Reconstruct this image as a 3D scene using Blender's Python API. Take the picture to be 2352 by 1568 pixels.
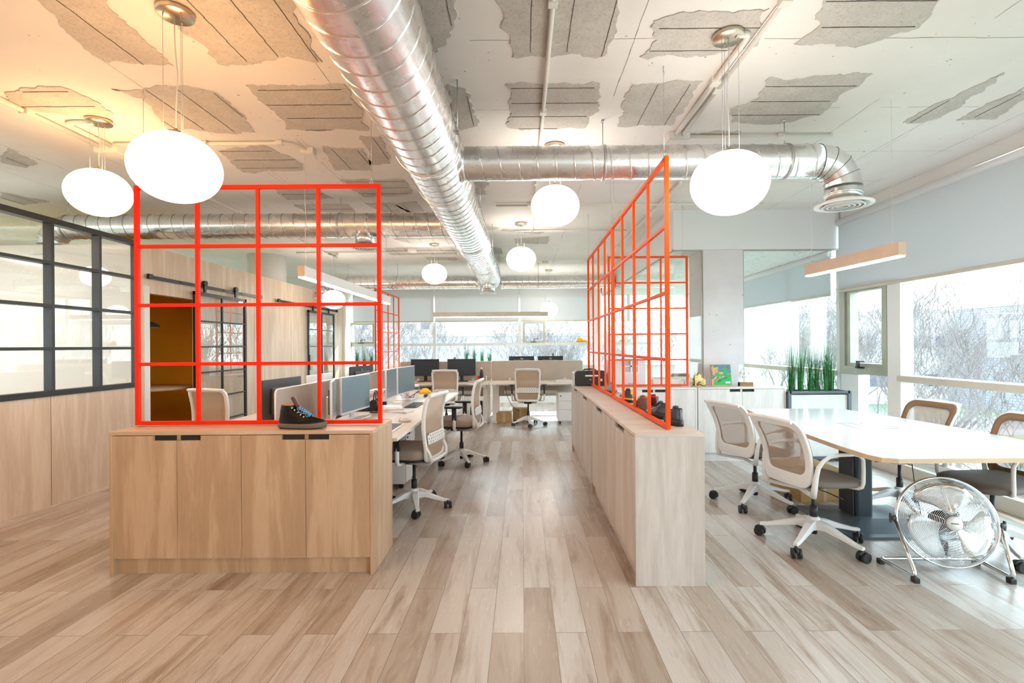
import bpy, bmesh, math, random
from math import pi, sin, cos, tan, radians, sqrt, atan2
from mathutils import Vector, Matrix, noise
from mathutils.geometry import tessellate_polygon

for o in list(bpy.data.objects):
    bpy.data.objects.remove(o, do_unlink=True)
SC = bpy.context.scene
COL = SC.collection

# ------------------------------------------------------------------ camera, world, sun, exposure
F, CX, CY, RHO, H = 1150.0, 1199.0, 793.0, radians(0.4), 1.4
cam_d = bpy.data.cameras.new('camera')
cam_d.sensor_width = 36.0
cam_d.lens = F / 2352.0 * 36.0
cam_d.shift_x = -(CX - 1176.0) / 2352.0
cam_d.shift_y = (CY - 784.0) / 2352.0
cam_d.clip_start = 0.05
cam_d.clip_end = 400
cam = bpy.data.objects.new('camera', cam_d)
COL.objects.link(cam)
cam.matrix_world = Matrix.Translation((0, 0, H)) @ Matrix.Rotation(pi / 2, 4, 'X') @ Matrix.Rotation(-RHO, 4, 'Z')
SC.camera = cam

SC.view_settings.view_transform = 'Standard'
SC.view_settings.look = 'None'
SC.view_settings.gamma = 1.0
SC.view_settings.use_curve_mapping = False
SC.view_settings.exposure = 1.35
SC.cycles.use_denoising = True
SC.cycles.max_bounces = 12
SC.cycles.diffuse_bounces = 6
SC.cycles.glossy_bounces = 4
SC.cycles.transmission_bounces = 6
SC.cycles.transparent_max_bounces = 24
SC.cycles.sample_clamp_indirect = 8.0
SC.cycles.caustics_reflective = False
SC.cycles.caustics_refractive = False

wd = bpy.data.worlds.new('sky')
SC.world = wd
wd.use_nodes = True
wn = wd.node_tree.nodes
wn.clear()
w_out = wn.new('ShaderNodeOutputWorld')
w_bg = wn.new('ShaderNodeBackground')
w_tc = wn.new('ShaderNodeTexCoord')
w_sep = wn.new('ShaderNodeSeparateXYZ')
w_ramp = wn.new('ShaderNodeValToRGB')
wd.node_tree.links.new(w_tc.outputs['Generated'], w_sep.inputs[0])
wd.node_tree.links.new(w_sep.outputs['Z'], w_ramp.inputs[0])
w_ramp.color_ramp.elements[0].position = 0.0
w_ramp.color_ramp.elements[0].color = (0.82, 0.95, 1.0, 1)
w_ramp.color_ramp.elements[1].position = 0.6
w_ramp.color_ramp.elements[1].color = (0.60, 0.84, 1.0, 1)
wd.node_tree.links.new(w_ramp.outputs[0], w_bg.inputs['Color'])
w_bg.inputs['Strength'].default_value = 3.1
wd.node_tree.links.new(w_bg.outputs[0], w_out.inputs[0])

sun_d = bpy.data.lights.new('sun', 'SUN')
sun_d.energy = 5.0
sun_d.angle = radians(1.0)
sun_d.color = (1.0, 0.95, 0.88)
sun = bpy.data.objects.new('sun', sun_d)
COL.objects.link(sun)
sun.rotation_euler = Vector((-0.22, -1.0, -0.62)).to_track_quat('-Z', 'Y').to_euler()
sun.location = (3, 20, 14)

# ------------------------------------------------------------------ pixel helpers (2352x1568 frame)
def ray(px, py):
    dx, dy = px - CX, CY - py
    c, s = cos(RHO), sin(RHO)
    return ((dx * c + dy * s) / F, (-dx * s + dy * c) / F)

def P(px, py, Y):
    u, v = ray(px, py)
    return Vector((u * Y, Y, H + v * Y))

def PZ(px, py, z):
    u, v = ray(px, py)
    Y = (z - H) / v
    return Vector((u * Y, Y, z))

# ------------------------------------------------------------------ materials
def newmat(name):
    m = bpy.data.materials.new(name)
    m.use_nodes = True
    nt = m.node_tree
    b = nt.nodes['Principled BSDF']
    return m, nt, b

def tex(nt, scale=(1, 1, 1), rot=(0, 0, 0), coord='Object'):
    tc = nt.nodes.new('ShaderNodeTexCoord')
    mp = nt.nodes.new('ShaderNodeMapping')
    mp.inputs['Scale'].default_value = scale
    mp.inputs['Rotation'].default_value = rot
    nt.links.new(tc.outputs[coord], mp.inputs[0])
    return mp.outputs[0]

def noise_node(nt, vec, scale, detail=3.0, rough=0.55):
    n = nt.nodes.new('ShaderNodeTexNoise')
    n.inputs['Scale'].default_value = scale
    n.inputs['Detail'].default_value = detail
    n.inputs['Roughness'].default_value = rough
    nt.links.new(vec, n.inputs['Vector'])
    return n

def ramp(nt, fac, stops):
    r = nt.nodes.new('ShaderNodeValToRGB')
    cr = r.color_ramp
    while len(cr.elements) < len(stops):
        cr.elements.new(0.5)
    for e, (p, c) in zip(cr.elements, stops):
        e.position = p
        e.color = (c[0], c[1], c[2], 1)
    nt.links.new(fac, r.inputs[0])
    return r.outputs[0]

def mixc(nt, a, b, fac, mode='MIX'):
    m = nt.nodes.new('ShaderNodeMix')
    m.data_type = 'RGBA'
    m.blend_type = mode
    if isinstance(fac, (int, float)):
        m.inputs[0].default_value = fac
    else:
        nt.links.new(fac, m.inputs[0])
    for sock, v in ((m.inputs[6], a), (m.inputs[7], b)):
        if isinstance(v, tuple):
            sock.default_value = (v[0], v[1], v[2], 1)
        else:
            nt.links.new(v, sock)
    return m.outputs[2]

def bump(nt, b, h, strength=0.2, dist=0.01):
    bp = nt.nodes.new('ShaderNodeBump')
    bp.inputs['Strength'].default_value = strength
    bp.inputs['Distance'].default_value = dist
    nt.links.new(h, bp.inputs['Height'])
    nt.links.new(bp.outputs[0], b.inputs['Normal'])

def plain(name, c, rough=0.5, metal=0.0, vary=0.06, scale=6.0, bumps=0.0, bscale=60.0, coat=0.0, spec=None):
    m, nt, b = newmat(name)
    v = tex(nt)
    n = noise_node(nt, v, scale)
    lo = tuple(x * (1 - vary) for x in c)
    hi = tuple(min(1, x * (1 + vary)) for x in c)
    nt.links.new(ramp(nt, n.outputs[0], [(0.3, lo), (0.7, hi)]), b.inputs['Base Color'])
    b.inputs['Roughness'].default_value = rough
    b.inputs['Metallic'].default_value = metal
    if coat:
        b.inputs['Coat Weight'].default_value = coat
    if spec is not None:
        b.inputs['Specular IOR Level'].default_value = spec
    if bumps:
        n2 = noise_node(nt, v, bscale)
        bump(nt, b, n2.outputs[0], bumps, 0.004)
    return m

def wood(name, c, c2, axis='Z', rough=0.45):
    m, nt, b = newmat(name)
    sc = {'Z': (9, 9, 0.9), 'Y': (9, 0.9, 9), 'X': (0.9, 9, 9)}[axis]
    v = tex(nt, sc)
    n = noise_node(nt, v, 1.0, 4.0, 0.6)
    n.inputs['Distortion'].default_value = 0.4
    v2 = tex(nt, tuple(s * 7 for s in sc))
    n2 = noise_node(nt, v2, 1.0, 5.0, 0.7)
    a = ramp(nt, n.outputs[0], [(0.30, tuple(q * .93 for q in c2)), (0.48, c2), (0.60, c)])
    g = ramp(nt, n2.outputs[0], [(0.3, (0.86, 0.85, 0.83)), (0.6, (1, 1, 1))])
    nt.links.new(mixc(nt, a, g, 0.7, 'MULTIPLY'), b.inputs['Base Color'])
    b.inputs['Roughness'].default_value = rough
    bump(nt, b, n2.outputs[0], 0.04, 0.002)
    return m

def emis(name, c, strength):
    m, nt, b = newmat(name)
    b.inputs['Base Color'].default_value = (0.9, 0.9, 0.88, 1)
    b.inputs['Emission Color'].default_value = (c[0], c[1], c[2], 1)
    b.inputs['Emission Strength'].default_value = strength
    b.inputs['Roughness'].default_value = 0.3
    return m

def glass(name, tint=(1, 1, 1), refl=1.0, rough=0.0):
    m, nt, b = newmat(name)
    nt.nodes.remove(b)
    out = nt.nodes['Material Output']
    tr = nt.nodes.new('ShaderNodeBsdfTransparent')
    tr.inputs[0].default_value = (*tint, 1)
    gl = nt.nodes.new('ShaderNodeBsdfGlossy')
    gl.inputs['Roughness'].default_value = rough
    gl.inputs[0].default_value = (0.95, 0.98, 0.97, 1)
    lw = nt.nodes.new('ShaderNodeLayerWeight')
    lw.inputs[0].default_value = 0.5
    pw = nt.nodes.new('ShaderNodeMath')
    pw.operation = 'POWER'
    pw.inputs[1].default_value = 5.0
    nt.links.new(lw.outputs['Facing'], pw.inputs[0])
    mu = nt.nodes.new('ShaderNodeMath')
    mu.operation = 'MULTIPLY_ADD'
    mu.use_clamp = True
    mu.inputs[1].default_value = 0.75
    mu.inputs[2].default_value = 0.04 * refl
    nt.links.new(pw.outputs[0], mu.inputs[0])
    mx = nt.nodes.new('ShaderNodeMixShader')
    nt.links.new(mu.outputs[0], mx.inputs[0])
    nt.links.new(tr.outputs[0], mx.inputs[1])
    nt.links.new(gl.outputs[0], mx.inputs[2])
    nt.links.new(mx.outputs[0], out.inputs[0])
    return m

def mesh_fabric(name, c, opacity=0.75):
    m, nt, b = newmat(name)
    out = nt.nodes['Material Output']
    b.inputs['Base Color'].default_value = (*c, 1)
    b.inputs['Roughness'].default_value = 0.7
    tr = nt.nodes.new('ShaderNodeBsdfTransparent')
    v = tex(nt)
    n = noise_node(nt, v, 900, 1)
    ma = nt.nodes.new('ShaderNodeMath')
    ma.operation = 'MULTIPLY_ADD'
    ma.inputs[1].default_value = 0.3
    ma.inputs[2].default_value = opacity - 0.15
    nt.links.new(n.outputs[0], ma.inputs[0])
    mx = nt.nodes.new('ShaderNodeMixShader')
    nt.links.new(ma.outputs[0], mx.inputs[0])
    nt.links.new(tr.outputs[0], mx.inputs[1])
    nt.links.new(b.outputs[0], mx.inputs[2])
    nt.links.new(mx.outputs[0], out.inputs[0])
    return m

def floor_mat():
    m, nt, b = newmat('plank_floor')
    v = tex(nt, (1, 1, 1), (0, 0, pi / 2))
    br = nt.nodes.new('ShaderNodeTexBrick')
    br.offset = 0.37
    br.inputs['Color1'].default_value = (0, 0, 0, 1)
    br.inputs['Color2'].default_value = (1, 1, 1, 1)
    br.inputs['Mortar'].default_value = (0.5, 0.5, 0.5, 1)
    br.inputs['Scale'].default_value = 1.0
    br.inputs['Mortar Size'].default_value = 0.0022
    br.inputs['Mortar Smooth'].default_value = 0.4
    br.inputs['Brick Width'].default_value = 1.22
    br.inputs['Row Height'].default_value = 0.153
    nt.links.new(v, br.inputs['Vector'])
    tone = ramp(nt, br.outputs['Color'], [(0.0, (0.40, 0.32, 0.26)), (0.3, (0.50, 0.425, 0.365)),
                                          (0.6, (0.565, 0.51, 0.465)), (1.0, (0.63, 0.59, 0.555))])
    # long grain, shifted plank by plank
    tc = nt.nodes.new('ShaderNodeTexCoord')
    mp = nt.nodes.new('ShaderNodeMapping')
    mp.inputs['Scale'].default_value = (10, 1.1, 1)
    nt.links.new(tc.outputs['Object'], mp.inputs[0])
    add = nt.nodes.new('ShaderNodeVectorMath')
    add.operation = 'MULTIPLY_ADD'
    add.inputs[1].default_value = (9, 17, 5)
    nt.links.new(br.outputs['Color'], add.inputs[0])
    nt.links.new(mp.outputs[0], add.inputs[2])
    n = noise_node(nt, add.outputs[0], 1.0, 5, 0.65)
    n.inputs['Distortion'].default_value = 0.8
    g = ramp(nt, n.outputs[0], [(0.30, (0.52, 0.42, 0.34)), (0.42, (0.80, 0.74, 0.69)), (0.52, (0.97, 0.96, 0.95)), (0.75, (1.0, 1.0, 1.0))])
    c1 = mixc(nt, tone, g, 0.9, 'MULTIPLY')
    mp2 = nt.nodes.new('ShaderNodeMapping')
    mp2.inputs['Scale'].default_value = (95, 5, 1)
    nt.links.new(tc.outputs['Object'], mp2.inputs[0])
    n2 = noise_node(nt, mp2.outputs[0], 1.0, 4, 0.6)
    g2 = ramp(nt, n2.outputs[0], [(0.3, (0.82, 0.80, 0.78)), (0.6, (1, 1, 1))])
    mp3 = nt.nodes.new('ShaderNodeMapping')
    mp3.inputs['Scale'].default_value = (5.5, 1.3, 1)
    nt.links.new(tc.outputs['Object'], mp3.inputs[0])
    vo = nt.nodes.new('ShaderNodeTexVoronoi')
    vo.inputs['Scale'].default_value = 1.0
    nt.links.new(mp3.outputs[0], vo.inputs['Vector'])
    kn = ramp(nt, vo.outputs['Distance'], [(0.02, (0.42, 0.30, 0.22)), (0.07, (1, 1, 1))])
    c1 = mixc(nt, c1, kn, 0.8, 'MULTIPLY')
    c2 = mixc(nt, c1, g2, 0.45, 'MULTIPLY')
    mort = mixc(nt, c2, (0.26, 0.205, 0.17), br.outputs['Fac'])
    nt.links.new(mort, b.inputs['Base Color'])
    rr_ = ramp(nt, n2.outputs[0], [(0.3, (0.28, 0.28, 0.28)), (0.7, (0.25, 0.25, 0.25))])
    nt.links.new(rr_, b.inputs['Roughness'])
    bump(nt, b, n2.outputs[0], 0.015, 0.002)
    return m

def rough_board():
    m, nt, b = newmat('bare_fibre_board')
    v = tex(nt)
    n = noise_node(nt, v, 70, 6, 0.8)
    n3 = noise_node(nt, v, 7, 3)
    a = ramp(nt, n.outputs[0], [(0.32, (0.36, 0.33, 0.29)), (0.44, (0.60, 0.575, 0.535)), (0.7, (0.70, 0.675, 0.635))])
    g = ramp(nt, n3.outputs[0], [(0.3, (0.88, 0.87, 0.86)), (0.7, (1, 1, 1))])
    nt.links.new(mixc(nt, a, g, 1.0, 'MULTIPLY'), b.inputs['Base Color'])
    b.inputs['Roughness'].default_value = 0.95
    bump(nt, b, n.outputs[0], 0.45, 0.006)
    return m

def ceiling_mat():
    m, nt, b = newmat('painted_ceiling')
    v = tex(nt)
    n = noise_node(nt, v, 1.2, 5, 0.6)
    c = ramp(nt, n.outputs[0], [(0.3, (0.80, 0.775, 0.745)), (0.7, (0.87, 0.855, 0.83))])
    # small pits in the paint
    n2 = noise_node(nt, v, 26, 2, 0.5)
    pit = ramp(nt, n2.outputs[0], [(0.74, (1, 1, 1)), (0.77, (0.45, 0.42, 0.38))])
    nt.links.new(mixc(nt, c, pit, 1.0, 'MULTIPLY'), b.inputs['Base Color'])
    b.inputs['Roughness'].default_value = 0.8
    bump(nt, b, n.outputs[0], 0.25, 0.02)
    return m

def duct_mat():
    m, nt, b = newmat('galvanised_steel')
    v = tex(nt)
    n = noise_node(nt, v, 5, 3)
    nt.links.new(ramp(nt, n.outputs[0], [(0.3, (0.78, 0.785, 0.79)), (0.7, (0.90, 0.905, 0.91))]), b.inputs['Base Color'])
    b.inputs['Metallic'].default_value = 1.0
    n2 = noise_node(nt, v, 14, 4)
    nt.links.new(ramp(nt, n2.outputs[0], [(0.3, (0.22, 0.22, 0.22)), (0.7, (0.30, 0.30, 0.30))]), b.inputs['Roughness'])
    return m

def tile_mat():
    m, nt, b = newmat('acoustic_tile')
    v = tex(nt, (14, 45, 1))
    n = noise_node(nt, v, 1.0, 2, 0.5)
    nt.links.new(ramp(nt, n.outputs[0], [(0.33, (0.40, 0.41, 0.41)), (0.37, (0.90, 0.91, 0.91))]), b.inputs['Base Color'])
    b.inputs['Roughness'].default_value = 0.9
    return m

def concrete_mat():
    m, nt, b = newmat('pitted_concrete')
    v = tex(nt)
    n = noise_node(nt, v, 2.5, 5)
    c = ramp(nt, n.outputs[0], [(0.3, (0.68, 0.67, 0.70)), (0.7, (0.78, 0.77, 0.80))])
    n2 = noise_node(nt, v, 22, 2, 0.4)
    pit = ramp(nt, n2.outputs[0], [(0.73, (1, 1, 1)), (0.75, (0.25, 0.24, 0.23))])
    nt.links.new(mixc(nt, c, pit, 1.0, 'MULTIPLY'), b.inputs['Base Color'])
    b.inputs['Roughness'].default_value = 0.7
    return m

def stripes_mat(name, c, c2, sc, axis='Z'):
    m, nt, b = newmat(name)
    v = tex(nt)
    w = nt.nodes.new('ShaderNodeTexWave')
    w.bands_direction = axis
    w.inputs['Scale'].default_value = sc
    nt.links.new(v, w.inputs['Vector'])
    nt.links.new(ramp(nt, w.outputs['Color'], [(0.25, c2), (0.4, c)]), b.inputs['Base Color'])
    b.inputs['Roughness'].default_value = 0.8
    return m

M = {}
M['floor'] = floor_mat()
M['ceiling'] = ceiling_mat()
M['board'] = rough_board()
M['crack'] = plain('board_joint', (0.10, 0.085, 0.07), 0.95)
M['duct'] = duct_mat()
M['seam'] = plain('duct_seam', (0.25, 0.26, 0.27), 0.4, 1.0)
M['tile'] = tile_mat()
M['concrete'] = concrete_mat()
M['wall'] = plain('white_wall', (0.84, 0.84, 0.83), 0.7, vary=0.015, scale=1.5)
M['cream'] = plain('cream_wall', (0.90, 0.85, 0.77), 0.7, vary=0.015, scale=1.5)
M['mustard'] = plain('mustard_wall', (0.90, 0.48, 0.03), 0.7, vary=0.03, scale=1.5)
M['soffit'] = plain('soffit_board', (0.80, 0.83, 0.85), 0.6, vary=0.015, scale=1.5)
M['woodA'] = wood('oak_laminate_warm_light', (0.60, 0.415, 0.27), (0.49, 0.32, 0.195), 'Z')  # same oak as woodB, warm left light put into the colour
M['woodTop'] = wood('oak_top_warm_light', (0.66, 0.48, 0.33), (0.58, 0.40, 0.265), 'X')
M['woodB'] = wood('oak_laminate_cool_light', (0.66, 0.59, 0.545), (0.58, 0.505, 0.455), 'Z')  # same oak as woodA, cooler right light put into the colour
M['woodBT'] = wood('oak_top_cool_light', (0.72, 0.63, 0.56), (0.66, 0.565, 0.495), 'Y')
M['woodC'] = wood('white_oak_laminate', (0.80, 0.78, 0.755), (0.74, 0.715, 0.69), 'Z')
M['woodCT'] = wood('white_oak_top', (0.80, 0.78, 0.75), (0.75, 0.72, 0.69), 'X')
M['woodW'] = wood('wall_oak_panel', (0.80, 0.66, 0.53), (0.71, 0.56, 0.43), 'Z')
M['desk'] = wood('desk_oak', (0.80, 0.68, 0.55), (0.74, 0.61, 0.48), 'Y', 0.3)
M['deskX'] = wood('desk_oak_cross', (0.80, 0.68, 0.55), (0.74, 0.61, 0.48), 'X', 0.3)
M['edge'] = wood('plywood_edge', (0.50, 0.33, 0.19), (0.42, 0.27, 0.15), 'X')
M['slot'] = plain('near_black_and_notch_shade', (0.025, 0.02, 0.018), 0.8)  # near-black parts; in the cabinet handle notches it paints shade
M['red'] = plain('grid_paint_redder_look', (0.85, 0.022, 0.0), 0.5, vary=0.02, spec=0.2)  # same paint as the orange grids, its redder look at left coloured in
M['orange'] = plain('orange_paint', (0.85, 0.085, 0.003), 0.5, vary=0.02, spec=0.2)
M['blacksteel'] = plain('black_steel', (0.022, 0.022, 0.025), 0.4)
M['black'] = plain('black_plastic', (0.02, 0.02, 0.022), 0.45)
M['darkgrey'] = plain('dark_grey_plastic', (0.07, 0.07, 0.075), 0.45)
M['white'] = plain('white_plastic', (0.82, 0.82, 0.82), 0.35, vary=0.01)
M['whitem'] = plain('white_metal', (0.86, 0.86, 0.85), 0.35, vary=0.01)
M['pipe'] = plain('white_painted_pipe', (0.80, 0.77, 0.72), 0.45, vary=0.02)
M['silver'] = plain('silver_plastic', (0.72, 0.73, 0.75), 0.3, 0.3, vary=0.02)
M['chrome'] = plain('chrome', (0.82, 0.84, 0.86), 0.12, 1.0, vary=0.02)
M['wire'] = plain('steel_wire', (0.55, 0.55, 0.55), 0.3, 0.9)
M['nickel'] = plain('brushed_nickel', (0.60, 0.52, 0.40), 0.28, 1.0, vary=0.05)
M['bronze'] = plain('gilt_bronze', (0.50, 0.36, 0.16), 0.35, 0.85, vary=0.35, scale=60)
M['pendant_w'] = emis('lit_opal_glass_warm', (1.0, 0.54, 0.22), 8.5)
M['pendant_n'] = emis('lit_opal_glass', (1.0, 0.88, 0.76), 5.0)
M['tubew'] = emis('lit_diffuser', (0.96, 0.98, 1.0), 20.0)
M['glass'] = glass('clear_glass', (0.97, 0.985, 0.98), 0.6)
M['glassL'] = glass('partition_glass', (0.985, 0.98, 0.97), 2.5)
M['glassR'] = glass('meeting_room_glass', (0.97, 0.99, 0.985), 1.4)
M['acrylic'] = glass('clear_acrylic', (0.95, 0.97, 0.97), 1.2)
M['frame'] = plain('grey_green_aluminium', (0.42, 0.43, 0.36), 0.4, 0.2)
M['frame2'] = plain('pale_aluminium', (0.66, 0.68, 0.65), 0.4, 0.1)
M['beige'] = plain('beige_metal', (0.60, 0.55, 0.47), 0.4, 0.1)
def blind_mat():
    m, nt, b = newmat('grey_blind_fabric')
    b.inputs['Base Color'].default_value = (0.70, 0.72, 0.74, 1)
    b.inputs['Roughness'].default_value = 0.9
    out = nt.nodes['Material Output']
    tl = nt.nodes.new('ShaderNodeBsdfTranslucent')
    tl.inputs[0].default_value = (0.62, 0.68, 0.70, 1)
    mx = nt.nodes.new('ShaderNodeMixShader')
    mx.inputs[0].default_value = 0.22
    nt.links.new(b.outputs[0], mx.inputs[1]); nt.links.new(tl.outputs[0], mx.inputs[2])
    nt.links.new(mx.outputs[0], out.inputs[0])
    return m
M['blind'] = blind_mat()
M['taupe'] = plain('taupe_upholstery', (0.34, 0.265, 0.21), 0.8, bumps=0.1, bscale=300)
M['dtaupe'] = plain('grey_brown_upholstery', (0.19, 0.165, 0.145), 0.8, bumps=0.1, bscale=300)
M['mesh'] = mesh_fabric('tan_chair_mesh', (0.50, 0.37, 0.26), 0.84)
M['meshp'] = mesh_fabric('pale_chair_mesh', (0.44, 0.34, 0.27), 0.72)
M['brownrim'] = plain('brown_rim', (0.21, 0.115, 0.055), 0.6)
M['screenf'] = plain('taupe_screen_fabric', (0.50, 0.42, 0.36), 0.9, bumps=0.1, bscale=400)
M['screen'] = plain('screen_with_reflection', (0.16, 0.235, 0.29), 0.22, vary=0.03, scale=1)  # blue-grey paints the reflection seen on dark screens
M['screend'] = plain('dark_screen', (0.03, 0.04, 0.055), 0.22, vary=0.03, scale=1)
M['tabletop'] = plain('white_laminate', (0.84, 0.83, 0.84), 0.16, vary=0.01)
M['tabledge'] = plain('table_edge', (0.62, 0.44, 0.27), 0.5)
M['navy'] = plain('dark_slate_metal', (0.03, 0.045, 0.06), 0.35)
M['slate'] = plain('slate_blue_frame', (0.09, 0.12, 0.15), 0.4)
M['card'] = plain('cardboard', (0.52, 0.34, 0.14), 0.85, vary=0.08)
M['redl'] = plain('red_label', (0.75, 0.02, 0.02), 0.6)
M['leather'] = plain('black_leather', (0.006, 0.004, 0.0035), 0.28, vary=0.4, scale=30, bumps=0.08, bscale=200, spec=0.25)
M['oxblood'] = plain('oxblood_leather', (0.10, 0.022, 0.02), 0.4)
M['tanleather'] = plain('tan_leather', (0.50, 0.24, 0.06), 0.6)
M['sole'] = plain('taupe_sole', (0.13, 0.10, 0.08), 0.6)
M['lace'] = plain('light_blue_lace', (0.12, 0.42, 0.75), 0.7)
M['blueblack'] = plain('blue_black_leather', (0.05, 0.06, 0.085), 0.25, vary=0.3, scale=20)
M['brownshoe'] = plain('brown_suede', (0.16, 0.09, 0.065), 0.7, vary=0.3, scale=40)
M['greyshoe'] = plain('pale_blue_grey_mesh', (0.33, 0.42, 0.50), 0.6, vary=0.35, scale=25)
M['yellow'] = plain('amber_rubber', (0.85, 0.42, 0.01), 0.5)
M['grass'] = plain('green_blade', (0.02, 0.24, 0.03), 0.5, vary=0.6, scale=30)
M['grassd'] = plain('dark_blade', (0.012, 0.10, 0.03), 0.5, vary=0.6, scale=30)
M['soil'] = plain('soil', (0.06, 0.04, 0.03), 0.95)
M['planter'] = plain('planter_panel', (0.72, 0.72, 0.70), 0.6)
M['bark'] = plain('pale_bark', (0.20, 0.165, 0.16), 0.9, vary=0.2, scale=3)
M['lawn'] = plain('pale_lawn', (0.17, 0.21, 0.13), 0.95, vary=0.2, scale=0.3)
M['street'] = plain('pale_asphalt', (0.22, 0.23, 0.25), 0.9, vary=0.05, scale=0.4)
M['bwhite'] = plain('rendered_facade', (0.62, 0.61, 0.60), 0.8, vary=0.02, scale=0.3)
M['bblue'] = plain('pale_blue_facade', (0.42, 0.42, 0.46), 0.8, vary=0.03, scale=0.3)
M['bstripe'] = stripes_mat('slatted_facade', (0.34, 0.33, 0.37), (0.24, 0.23, 0.28), 1.4)
M['bwin'] = plain('mauve_window_band', (0.12, 0.10, 0.14), 0.4)
M['tanbar'] = plain('tan_anodised', (0.66, 0.50, 0.38), 0.5)
M['teal'] = plain('teal_ground', (0.10, 0.24, 0.26), 0.6, vary=0.25, scale=40)
M['green'] = plain('bright_green_print', (0.0, 0.42, 0.10), 0.5)
M['sand'] = plain('sand_orange_print', (0.75, 0.36, 0.15), 0.6, vary=0.2, scale=50)
M['paper'] = plain('white_paper', (0.85, 0.83, 0.81), 0.8)
M['pink'] = plain('pink_binder', (0.78, 0.50, 0.46), 0.6)
M['goldtxt'] = plain('etched_olive', (0.25, 0.20, 0.06), 0.5)
M['blockw'] = wood('olive_wood_block', (0.55, 0.30, 0.10), (0.33, 0.15, 0.05), 'X')
M['redb'] = plain('red_plastic', (0.70, 0.02, 0.03), 0.4)
M['mint'] = plain('mint_plastic', (0.45, 0.80, 0.62), 0.5)
M['lav'] = plain('off_white_plastic', (0.76, 0.74, 0.80), 0.4, vary=0.01)
M['pane'] = plain('grey_pane', (0.50, 0.50, 0.56), 0.4)  # plain grey for the appliance window
M['carbody'] = plain('silver_car_paint', (0.62, 0.66, 0.70), 0.25, 0.3)

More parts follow.
